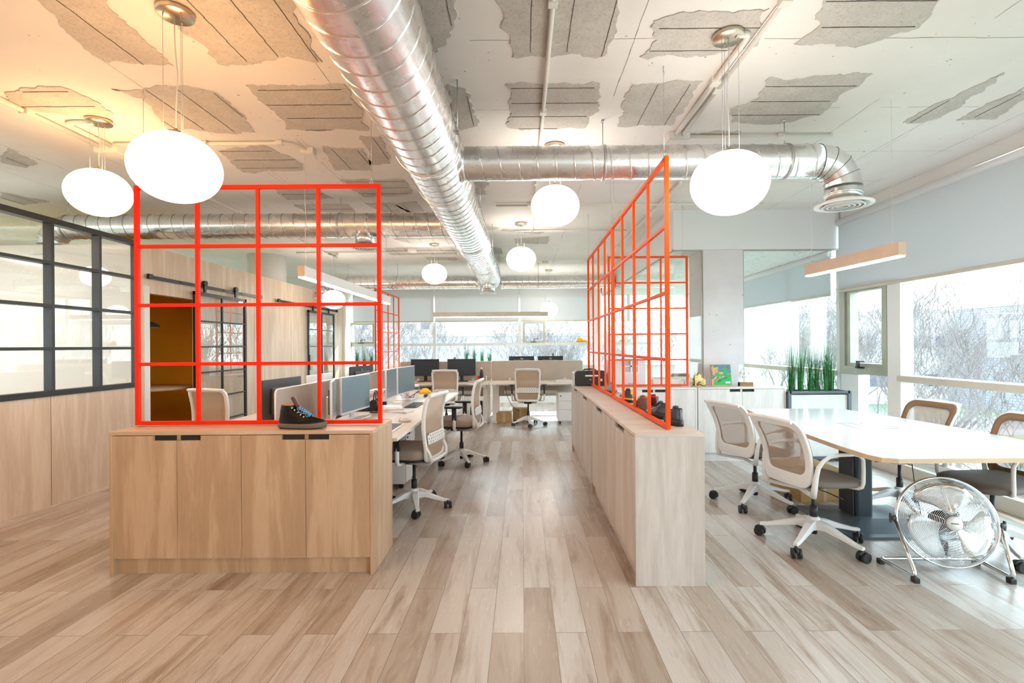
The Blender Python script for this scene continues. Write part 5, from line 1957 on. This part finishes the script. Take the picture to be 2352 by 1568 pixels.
o = thing('grass_planter', 'dark framed box planter with tall green grass by the right windows', 'planter', (3.52, 6.05, 0))
W, D, Hh = .355, .11, .835
m = MB()
for x in (-W, W):
    for y in (-D, D):
        m.box(x - .018, x + .018, y - .018, y + .018, 0, Hh)
for y in (-D, D):
    m.box(-W, W, y - .018, y + .018, Hh - .03, Hh); m.box(-W, W, y - .018, y + .018, .03, .06)
for x in (-W, W):
    m.box(x - .018, x + .018, -D, D, Hh - .03, Hh); m.box(x - .018, x + .018, -D, D, .03, .06)
m.build('planter_frame', 'slate', o)
MB().box(-W + .018, W - .018, -D + .004, D - .004, .05, Hh - .045).build('planter_panel', 'planter', o)
MB().box(-W + .018, W - .018, -D + .012, D - .012, Hh - .045, Hh - .02).build('soil', 'soil', o)
for k, (px, hh) in enumerate(((1818, .62), (1838, .68), (1862, .60), (1876, .57), (1896, .68), (1906, .56))):
    grass_clump(o, (px - CX) / F * 6.05 - 3.52, 0, Hh - .03, hh, 110, 20 + k, .10)

def far_planter(label, px, py, Y, n, hh, ztop):
    x = P(px, py, Y).x
    o = thing('grass_planter', label, 'planter', (x, Y, 0))
    MB().box(-.35, .35, -.10, .10, 0, ztop).build('planter_box', 'planter', o, bevel=.004)
    MB().box(-.33, .33, -.08, .08, ztop, ztop + .004).build('soil', 'soil', o)
    for k in range(n):
        grass_clump(o, -.25 + .5 * k / (n - 1), 0, ztop, hh, 80, 50 + k + int(px), .09)
far_planter('planter of tall grass at the back, behind the gap between the tan screens', 1098, 810, 10.85, 4, .58, .92)
far_planter('planter of tall grass in the far left corner by the back window', 845, 820, 11.55, 4, .62, .86)

# ------------------------------------------------------------------ shoes
def foot_ol(x0, x1, w, z, dz=0.0, n=22):
    """shoe outline, heel x0, toe x1"""
    L = x1 - x0
    pts = []
    for k in range(n):
        a = 2 * pi * k / n
        u = (1 - cos(a)) / 2
        ww = w * (.40 * sin(pi * u) ** .55 + .12 * sin(pi * min(1, max(0, (u - .35) / .65))) ** 1.0)
        if u < .08 or u > .96:
            ww *= .9
        pts.append((x0 + L * u, (1 if a < pi else -1) * ww, z + dz * max(0, u - .75) * 4))
    return pts

def shoe(name, label, loc, rz, upper, solem, high=False, accent=None, lace='white', s=1.0, lining=None):
    o = thing(name, label, 'boot' if high else 'shoe', loc, rz)
    m = MB()
    m.loft([foot_ol(-.01, .300 * s, .108, .0 + .006), foot_ol(-.012, .306 * s, .112, .008, .012), foot_ol(-.012, .308 * s, .114, .030, .010), foot_ol(-.008, .304 * s, .108, .034, .010)], 0, True)
    m.build('sole', solem, o)
    MB().box(.010, .075, -.026, .026, 0, .009).build('heel_block', 'slot' if high else solem, o, bevel=.006)
    m = MB()
    if high:
        lay = [(.030, .0, .298, .100), (.042, -.004, .300, .102), (.056, -.003, .285, .098), (.070, 0, .240, .092), (.086, .002, .190, .088), (.102, .004, .150, .084), (.118, .006, .124, .082), (.134, .010, .114, .084), (.148, .012, .110, .086)]
    else:
        lay = [(.030, .0, .298, .098), (.042, -.003, .298, .100), (.055, -.002, .280, .094), (.068, .002, .225, .084), (.082, .005, .165, .074), (.096, .008, .125, .066), (.104, .009, .112, .064)]
    rings = [foot_ol(a, b * s, w, z) for z, a, b, w in lay]
    m.loft(rings, 0, True, False)
    # inner wall so the shoe is open
    zt, a, b, w = lay[-1]
    m.loft([foot_ol(a, b * s, w, zt), foot_ol(a + .006, b * s - .006, w * .84, zt + .004), foot_ol(a + .010, b * s - .012, w * .74, zt - .05), foot_ol(a + .02, b * s - .03, w * .3, zt - .055)], 1, True, True)
    m.build('upper', [upper, lining or 'tanleather'], o)
    if accent:
        m = MB()
        m.loft([foot_ol(-.014, .309 * s, .116, .026, .010), foot_ol(-.012, .303 * s, .112, .042, .012)], 0, True, False)
        m.build('accent_band', accent, o)
        MB().box(-.012, .000, -.012, .012, .075, .115).build('heel_tab', accent, o, bevel=.003)
    # tongue
    m = MB()
    zt = lay[-1][0]
    if high:
        path = [(.205, .078), (.165, .100), (.135, .124), (.117, .150), (.098, .188), (.092, .198)]
    else:
        path = [(.215, .062), (.180, .076), (.150, .090), (.122, .108), (.114, .118)]
    rows = []
    for k, (x, z) in enumerate(path):
        hw = (.018 + .012 * k / len(path)) * (1 if high else .72)
        rows.append([(x * s, hw, z), (x * s + .004, 0, z + .005), (x * s, -hw, z), (x * s - .008, -hw * .8, z - .006), (x * s - .006, 0, z - .003), (x * s - .008, hw * .8, z - .006)])
    m.loft(rows, 0, True)
    m.build('tongue', 'oxblood' if high else upper, o)
    m = MB()
    n = 6 if high else 4
    for k in range(n):
        t = k / n
        t2 = (k + 1) / n
        if high:
            x0, z0 = .205 - .078 * t, .082 + .050 * t
            x1, z1 = .205 - .078 * t2, .082 + .050 * t2
        else:
            x0, z0 = .21 - .07 * t, .070 + .028 * t
            x1, z1 = .21 - .07 * t2, .070 + .028 * t2
        for sg in (-1, 1):
            m.tube([(x0 * s, sg * .026, z0 - .004), ((x0 + x1) / 2 * s + .004, 0, (z0 + z1) / 2 + .007), (x1 * s, -sg * .026, z1 - .004)], .0024, 6)
    m.tube([(.19 * s, -.02, .10 if high else .09), (.22 * s, -.045, .09 if high else .08), (.20 * s, -.05, .078 if high else .07), (.18 * s, -.03, .09 if high else .085)], .0024, 6)
    m.tube([(.13 * s, -.034, .126 if high else .10), (.15 * s, -.045, .105 if high else .09), (.18 * s, -.035, .095 if high else .085)], .0022, 6)
    m.build('laces', lace, o)
    if high:
        m = MB()
        for x, z, y in ((.100, .134, .038), (.118, .120, .040), (.138, .106, .042), (.158, .092, .044), (.178, .080, .045)):
            for sg in (-1, 1):
                m.cyl((x, sg * (y - .004), z), (x, sg * (y + .003), z), .0045, 10)
        m.build('eyelets', 'chrome', o)
    return o
pb = P(640, 978, 3.15)
shoe('hiking_boot', 'black leather ankle boot with light blue laces on the front left cabinet', (pb.x - .004, 3.17, HC + .001), radians(-2), 'leather', 'sole', True, None, 'lace')
hz = HC + .001
shoe('leather_shoe', 'glossy black shoe with its toe to the left, by the nearest orange post', (1.005, 3.41, hz), radians(118), 'blueblack', 'black', False, None, 'black', .78, 'black')
shoe('leather_shoe', 'glossy black shoe seen from the heel, just right of the nearest orange post', (.985, 3.12, hz), radians(92), 'blueblack', 'black', False, None, 'black', .78, 'black')
shoe('trail_shoe', 'brown lace-up shoe behind the glossy black shoes on the right cabinet', (.945, 3.80, hz), radians(97), 'brownshoe', 'sole', False, None, 'silver', .80, 'redb')
shoe('running_shoe', 'dark red and white shoe just right of the brown one', (1.035, 3.86, hz), radians(90), 'oxblood', 'paper', False, None, 'paper', .8, 'redb')
shoe('trail_shoe', 'black trail shoe with amber heel on the right cabinet', (.965, 4.42, hz), radians(96), 'blueblack', 'black', False, 'yellow', 'black', .90, 'black')
shoe('running_shoe', 'pale blue grey shoe farthest back in the row on the right cabinets', (.955, 5.25, hz), radians(86), 'greyshoe', 'slate', False, None, 'paper', .90, 'slate')
shoe('running_shoe', 'red and white shoe just right of the brown one', (1.01, 4.12, hz), radians(94), 'oxblood', 'paper', False, None, 'paper', .9, 'redb') if False else None
shoe('running_shoe', 'amber shoe standing on the transom of the back window', (P(1325, 781, 12.1).x, 12.14, 1.466), 0, 'yellow', 'tanleather', False, None, 'paper', .85, 'tanleather')

# ------------------------------------------------------------------ things on the white cabinets
YC = 6.12
x = P(1605, 870, YC).x
o = thing('building_model', 'small gilt model of an ornate old building on the white cabinet', 'model', (x, YC, HC))
m = MB()
m.box(-.088, .088, -.05, .05, 0, .010)
m.build('model_base', 'bronze', o, bevel=.002)
m = MB()
m.box(-.060, .045, -.03, .03, .010, .105)
m.box(-.055, -.032, -.034, .034, .10, .135); m.cyl((-.044, 0, .135), (-.044, 0, .185), .009, 8, r2=.001)
m.box(-.028, .020, -.03, .03, .105, .140)
m.lathe([(.026, .140), (.022, .155), (.012, .168), (.004, .175), (.001, .178)], (-.004, 0, 0), 12)
m.cyl((.036, 0, .10), (.036, 0, .165), .007, 8, r2=.003)
m.box(.045, .075, -.03, .03, .010, .085); m.cyl((.060, 0, .085), (.060, 0, .115), .010, 8, r2=.002)
m.cyl((-.075, 0, .085), (-.050, 0, .085), .014, 10); m.cyl((-.070, 0, .010), (-.070, 0, .070), .010, 10)
for k in range(7):
    m.box(-.056 + k * .018, -.048 + k * .018, -.034, -.029, .02 + .01 * (k % 2), .075)
m.build('model_building', 'bronze', o, bevel=.0015)
m = MB()
m.tube([(-.03, -.038, .018), (-.005, -.045, .045), (.03, -.045, .022), (.07, -.04, .016)], [.012, .018, .012, .006], 8)
m.build('model_rocks', 'bronze', o)

x = P(1660, 860, YC).x
o = thing('trail_plaque', 'green plaque with two running figures and a tower, leaning on the pillar', 'plaque', (x, YC + .02, HC + .002), radians(2))
LN = Matrix.Rotation(radians(-10), 4, 'X')
m = MB(); m.X = LN
m.box(-.125, .125, 0, .020, 0, .265)
bk = m.build('plaque_board', 'sand', o, bevel=.001)
def flat(poly, mat, name, y=-.001, t=.001):
    m = MB(); m.X = LN
    m.prism(poly, lambda p: (p[0], y, p[1]), lambda p: (p[0], y - t, p[1]))
    return m.build(name, mat, bk)
flat([(-.125, .262), (.123, .262), (.123, .155), (.07, .148), (.06, .12), (.0, .13), (-.06, .125), (-.10, .09), (-.125, .08)], 'teal', 'sky_ground')
def tower(x0, x1):
    return [(x0, .185), (x1, .185), (x1, .232), (x1 - .010, .240), (x1 - .014, .225), (x1 - .022, .238), (x1 - .030, .222), (x0 + .028, .225), (x0 + .022, .244), (x0 + .006, .246), (x0, .235)]
flat(tower(-.115, -.035), 'sand', 'tower_print', -.002)
flat([(-.108, .183), (-.035, .183), (-.035, .172), (-.070, .160), (-.075, .130), (-.108, .130)], 'sand', 'tower_foot', -.002)
flat([(-.03, .17), (.02, .175), (.03, .15), (-.01, .14), (-.03, .155)], 'sand', 'rock_print', -.002)
flat([(-.098, .012), (.118, .012), (.118, .150), (.085, .142), (.065, .150), (.045, .118), (.010, .098), (-.025, .100), (-.04, .06), (-.098, .052)], 'green', 'hill_print', -.0022)
flat([(-.035, .098), (.012, .100), (.022, .115), (-.02, .128), (-.035, .112)], 'sand', 'rock_print', -.003)
# leaping figures
flat([(-.105, .062), (-.075, .078), (-.052, .098), (-.048, .120), (-.062, .140), (-.088, .138), (-.086, .150), (-.058, .156), (-.040, .166), (-.028, .158), (-.028, .140), (-.008, .120), (.002, .124), (.004, .116), (-.014, .108), (-.030, .122), (-.030, .104), (-.050, .080), (-.080, .058)], 'green', 'runner_figure', -.0035)
flat([(-.010, .118), (.018, .142), (.030, .158), (.032, .188), (.018, .196), (-.012, .190), (-.014, .198), (.010, .206), (.028, .212), (.040, .222), (.052, .218), (.054, .200), (.064, .188), (.080, .196), (.082, .208), (.090, .204), (.086, .186), (.068, .178), (.056, .170), (.058, .150), (.052, .122), (.044, .118), (.046, .148), (.034, .150), (.022, .128), (.0, .108)], 'green', 'runner_figure', -.0035)
flat([(.045, .030), (.105, .030), (.105, .052), (.045, .052)], 'paper', 'plaque_label', -.0035)
lm = LN @ Matrix.Translation((.01, -.0040, .078)) @ Matrix.Rotation(radians(-24), 4, 'Y') @ UP
text_mesh('MEIA TUGA', .026, 'slot', bk, 'plaque_lettering', lm, .0004)

x = P(1712, 870, YC).x
o = thing('trail_trophy', 'clear acrylic trophy lettered TUGA TRAIL on a wooden block', 'trophy', (x, YC, HC), radians(-3))
MB().box(-.075, .085, -.028, .028, 0, .047).build('wooden_block', 'blockw', o, bevel=.002)
MB().box(-.080, -.0755, -.028, .028, 0, .047).build('block_end', 'slot', o)
MB().box(-.08, .055, -.004, .004, .047, .262).build('acrylic_plate', 'acrylic', o)
def tm(tx, s, z, dx=-.015):
    text_mesh(tx, s, 'goldtxt', o, 'trophy_lettering', Matrix.Translation((dx, -.006, z)) @ UP, .0006)
tm('TUGA', .048, .152, -.012); tm('TRAIL', .046, .108)
m = MB()
pts = []
for k in range(44):
    a = radians(-25 + 230 * k / 43)
    r = .052 if k % 2 else .045
    pts.append((-.012 + r * cos(a), -.006, .205 + r * sin(a)))
m.tube(pts, .0012, 5)
m.tube([(-.062, -.006, .178), (-.035, -.006, .196), (-.022, -.006, .188), (-.004, -.006, .208), (.035, -.006, .178)], .0014, 5)
m.tube([(-.042, -.006, .200), (-.030, -.006, .212), (-.028, -.006, .228)], .0016, 5)
m.tube([(-.030, -.006, .212), (-.020, -.006, .205)], .0014, 5)
m.build('trophy_emblem', 'goldtxt', o)

# white appliances under the far orange grid
x = P(1440, 860, 6.25).x
o = thing('desktop_printer', 'tall white appliance with a framed front window behind the far orange grid', 'appliance', (x, 6.24, HC))
MB().box(-.235, .225, -.02, .12, 0, .33).build('appliance_body', 'lav', o, bevel=.008)
m = MB()
for q in ((-.055, .145, .155, .175), (-.055, .145, .315, .328), (-.055, -.035, .175, .315), (.125, .145, .175, .315), (.035, .055, .175, .315), (-.035, .125, .240, .255)):
    m.box(q[0], q[1], -.034, -.02, q[2], q[3])
m.build('window_trim', 'white', o)
MB().box(-.035, .125, -.024, -.0205, .175, .315).build('window_panel', 'pane', o)
MB().box(.01, .08, -.0215, -.0205, .03, .034).box(.0, .11, -.0215, -.0205, .018, .021).build('front_marks', 'darkgrey', o)
x = P(1533, 870, 6.25).x
o = thing('white_case', 'low white box with a curved handle behind the far orange grid', 'appliance', (x, 6.22, HC))
MB().box(-.19, .16, -.02, .10, .008, .085).build('case_body', 'white', o, bevel=.006)
MB().box(-.19, .16, -.015, .095, 0, .008).build('case_foot', 'navy', o)
m = MB(); m.tube([(.15, .03, .078), (.19, .03, .078), (.21, .03, .06), (.215, .03, .02)], .009, 8)
m.build('case_handle', 'white', o)
m = MB()
for k in range(18):
    m.box(-.18 + k * .018, -.172 + k * .018, .02, .06, .085, .108)
m.build('top_ribs', 'white', o)

# ------------------------------------------------------------------ oak wall: rail and sliding glass doors
def barn(label, ya, yb, raila, railb, rl):
    o = thing('door_rail', rl, 'door rail', (XL + .035, (raila + railb) / 2, 2.20), 0)
    h = (railb - raila) / 2
    m = MB(); m.box(-.004, .004, -h, h, -.02, .02)
    m.build('rail_bar', 'blacksteel', o)
    for k in range(6):
        y = -h + .08 + (2 * h - .16) * k / 5
        m = MB()
        m.cyl((-.035, y, 0), (.012, y, 0), .010, 10)
        m.build('rail_bolt', 'blacksteel', o)
    for y in (-h, h):
        MB().box(.0, .03, y - .03, y + .03, -.025, .03).build('rail_stop', 'blacksteel', o)
    d = thing('sliding_door', label, 'sliding door', (XL + .055, (ya + yb) / 2, 0), 0)
    w = (yb - ya) / 2
    m = MB()
    for y in (-w, w - .04):
        m.box(-.015, .015, y, y + .04, .02, 2.12)
    m.box(-.015, .015, -w, w, .02, .07); m.box(-.015, .015, -w, w, 2.08, 2.12)
    m.box(-.012, .012, -.012, .012, .07, 2.08)
    for k in range(1, 6):
        z = .07 + 2.01 * k / 6
        m.box(-.012, .012, -w + .04, w - .04, z - .010, z + .010)
    m.build('door_frame', 'blacksteel', d)
    MB().box(-.003, .003, -w + .02, w - .02, .04, 2.10).build('door_pane', 'glassL', d)
    for y in (-w * .6, w * .6):
        m = MB(); m.box(-.022, .0, y - .02, y + .02, 2.10, 2.25); m.cyl((-.03, y, 2.245), (.012, y, 2.245), .035, 20)
        m.build('door_hanger', 'blacksteel', d)
    m = MB(); m.box(.015, .03, -w + .01, -w + .03, .95, 1.25); m.build('door_handle', 'blacksteel', d)
barn('black framed sliding glass door beside the mustard doorway', 6.36, 7.55, 5.62, 8.0, 'black sliding door rail over the mustard doorway')
barn('black framed sliding glass door at the far end of the oak wall', 9.75, 11.1, 8.6, 11.3, 'black sliding door rail at the far end of the oak wall')
# booth table and lamp
o = thing('round_table', 'small round table inside the mustard booth', 'table', (-5.0, 6.6, 0))
m = MB(); m.lathe([(.002, .855), (.55, .855), (.555, .865), (.55, .885), (.002, .885)], seg=40); m.build('table_top', 'tabledge', o)
m = MB(); m.lathe([(.002, 0), (.25, 0), (.25, .015), (.03, .03), (.03, .855), (.002, .855)], seg=24); m.build('table_stem', 'slot', o)
o = thing('booth_lamp', 'dark dome lamp hanging inside the mustard booth', 'pendant lamp', (P(335, 748, 6.3).x, 6.3, P(345, 748, 6.3).z))
m = MB(); m.lathe([(.15, -.02), (.14, .01), (.08, .045), (.015, .06), (.012, .06), (.07, .04), (.13, .005), (.14, -.02)], seg=32, caps=False); m.build('lamp_shade', 'slot', o)
m = MB(); m.cyl((0, 0, .055), (0, 0, 2.5 - o.location.z), .003, 8); m.build('power_cord', 'black', o)
m = MB(); m.lathe([(.001, -.03), (.03, -.02), (.035, 0), (.02, .03), (.001, .035)], seg=20); m.build('light_bulb', 'tubew', o)

# ------------------------------------------------------------------ outside
GZ = -4.2
gr = struct(MB().box(-80, 120, YB + .6, 140, GZ - .2, GZ).box(XR + .6, 120, -40, YB + .6, GZ - .2, GZ).box(-80, XF - .6, -40, YB + .6, GZ - .2, GZ).build('ground', 'lawn'))
MB().box(14, 22, -40, 140, GZ, GZ + .02).box(-80, 120, 30, 37, GZ, GZ + .02).build('street', 'street', gr)

def tree_mesh(seed, h=8.6):
    r = random.Random(seed)
    m = MB()
    def grow(p, d, L, rad, lev):
        n = 3 if lev < 3 else 2
        pts = [p]; rs = [rad]
        q = p.copy(); dd = d.copy()
        for k in range(n):
            dd = (dd + Vector((r.uniform(-1, 1), r.uniform(-1, 1), r.uniform(-.4, .9))) * .16).normalized()
            q = q + dd * (L / n)
            pts.append(q.copy()); rs.append(rad * (1 - .45 * (k + 1) / n))
        m.tube(pts, rs, 5 if lev < 2 else 3, sm=(lev < 2))
        if lev >= 6:
            return
        nb = (3, 3, 3, 3, 3, 3)[lev]
        for k in range(nb):
            ax = Vector((r.uniform(-1, 1), r.uniform(-1, 1), r.uniform(-.1, .9))).normalized()
            nd = (dd * (.95 if lev else .8) + ax * .85).normalized()
            t = r.uniform(.5, 1.0) if k else 1.0
            i = min(n - 1, int(t * n))
            base = pts[i] + (pts[i + 1] - pts[i]) * (t * n - i if t < 1 else 1)
            grow(base, nd, L * r.uniform(.62, .84), max(.008, rs[-1] * r.uniform(.66, .84)), lev + 1)
    grow(Vector((0, 0, 0)), Vector((0, 0, 1)), h * .27, h * .018, 0)
    return m
protos = []
for s_ in (3, 11, 29):
    m = tree_mesh(s_)
    me = m.build('bare_tree', 'bark')
    protos.append(me)
TREES = [(-7.6, 22, 1.15), (-5.0, 19.5, .98), (-2.2, 20.5, .95), (0.3, 19, 1.0), (3.0, 20.5, 1.02), (-3.8, 26, 1.2), (1.8, 27, 1.2), (-9.5, 27, 1.25), (5.2, 19, 1.0), (-.8, 24, 1.1), (7.5, 25, 1.1),
         (9.3, 13.5, 1.02), (11.0, 18.5, 1.05), (12.3, 10.5, .98), (13.0, 15.0, .95), (16.5, 19.5, 1.0), (19.0, 15.5, .9), (24.5, 21.0, .95), (20.5, 27, 1.05), (27.5, 27, 1.0), (9.2, 8.2, .8), (16.0, 26.5, 1.05), (31, 22.5, .95), (8.2, 16.2, .95), (9.6, 21.0, 1.1), (13.2, 23.0, 1.1)]
rt = random.Random(5)
for i, (x, y, s) in enumerate(TREES):
    pr = protos[i % 3]
    t = pr if i < 3 else pr.copy()
    if i >= 3:
        COL.objects.link(t)
    t.location = (x, y, GZ); t.scale = (s, s, s); t.rotation_euler = (0, 0, rt.uniform(0, 6.28))
    back = i < 11
    t['label'] = 'bare winter tree outside beyond the back windows' if back else 'bare winter tree outside beyond the right windows'
    t['category'] = 'tree'
    t['group'] = 'bare trees beyond the back windows' if back else 'bare trees beyond the right windows'

def building(label, x0, x1, y0, y1, z1, mat, bands=(), wy=None):
    o = thing('building', label, 'building', ((x0 + x1) / 2, (y0 + y1) / 2, GZ))
    hx, hy = (x1 - x0) / 2, (y1 - y0) / 2
    MB().box(-hx, hx, -hy, hy, 0, z1 - GZ).build('facade', mat, o)
    MB().box(-hx - .1, hx + .1, -hy - .1, hy + .1, z1 - GZ, z1 - GZ + .25).build('roof', 'bwhite', o)
    for (za, zb, n, w) in bands:
        for k in range(n):
            xx = -hx + 2 * hx * (k + .5) / n
            MB().box(xx - w / 2, xx + w / 2, -hy - .06, -hy + .05, za - GZ, zb - GZ).build('window', 'bwin', o)
    return o
building('long white building far beyond the right windows', 29, 49, 46, 56, 4.2, 'bwhite', [(.9, 2.0, 16, .8), (-2.6, -1.5, 8, 1.6)])
building('slatted mauve building block at the far right outside', 39, 60, 38, 45, 4.3, 'bstripe', [(-2.6, -1.4, 6, 1.6)])
building('pale blue low building beyond the back windows', -26, 12, 48, 58, 2.3, 'bblue', [])
building('white building block far beyond the back windows at left', -22, -11, 62, 70, 6.0, 'bwhite', [(3.5, 5, 6, 1.0)])
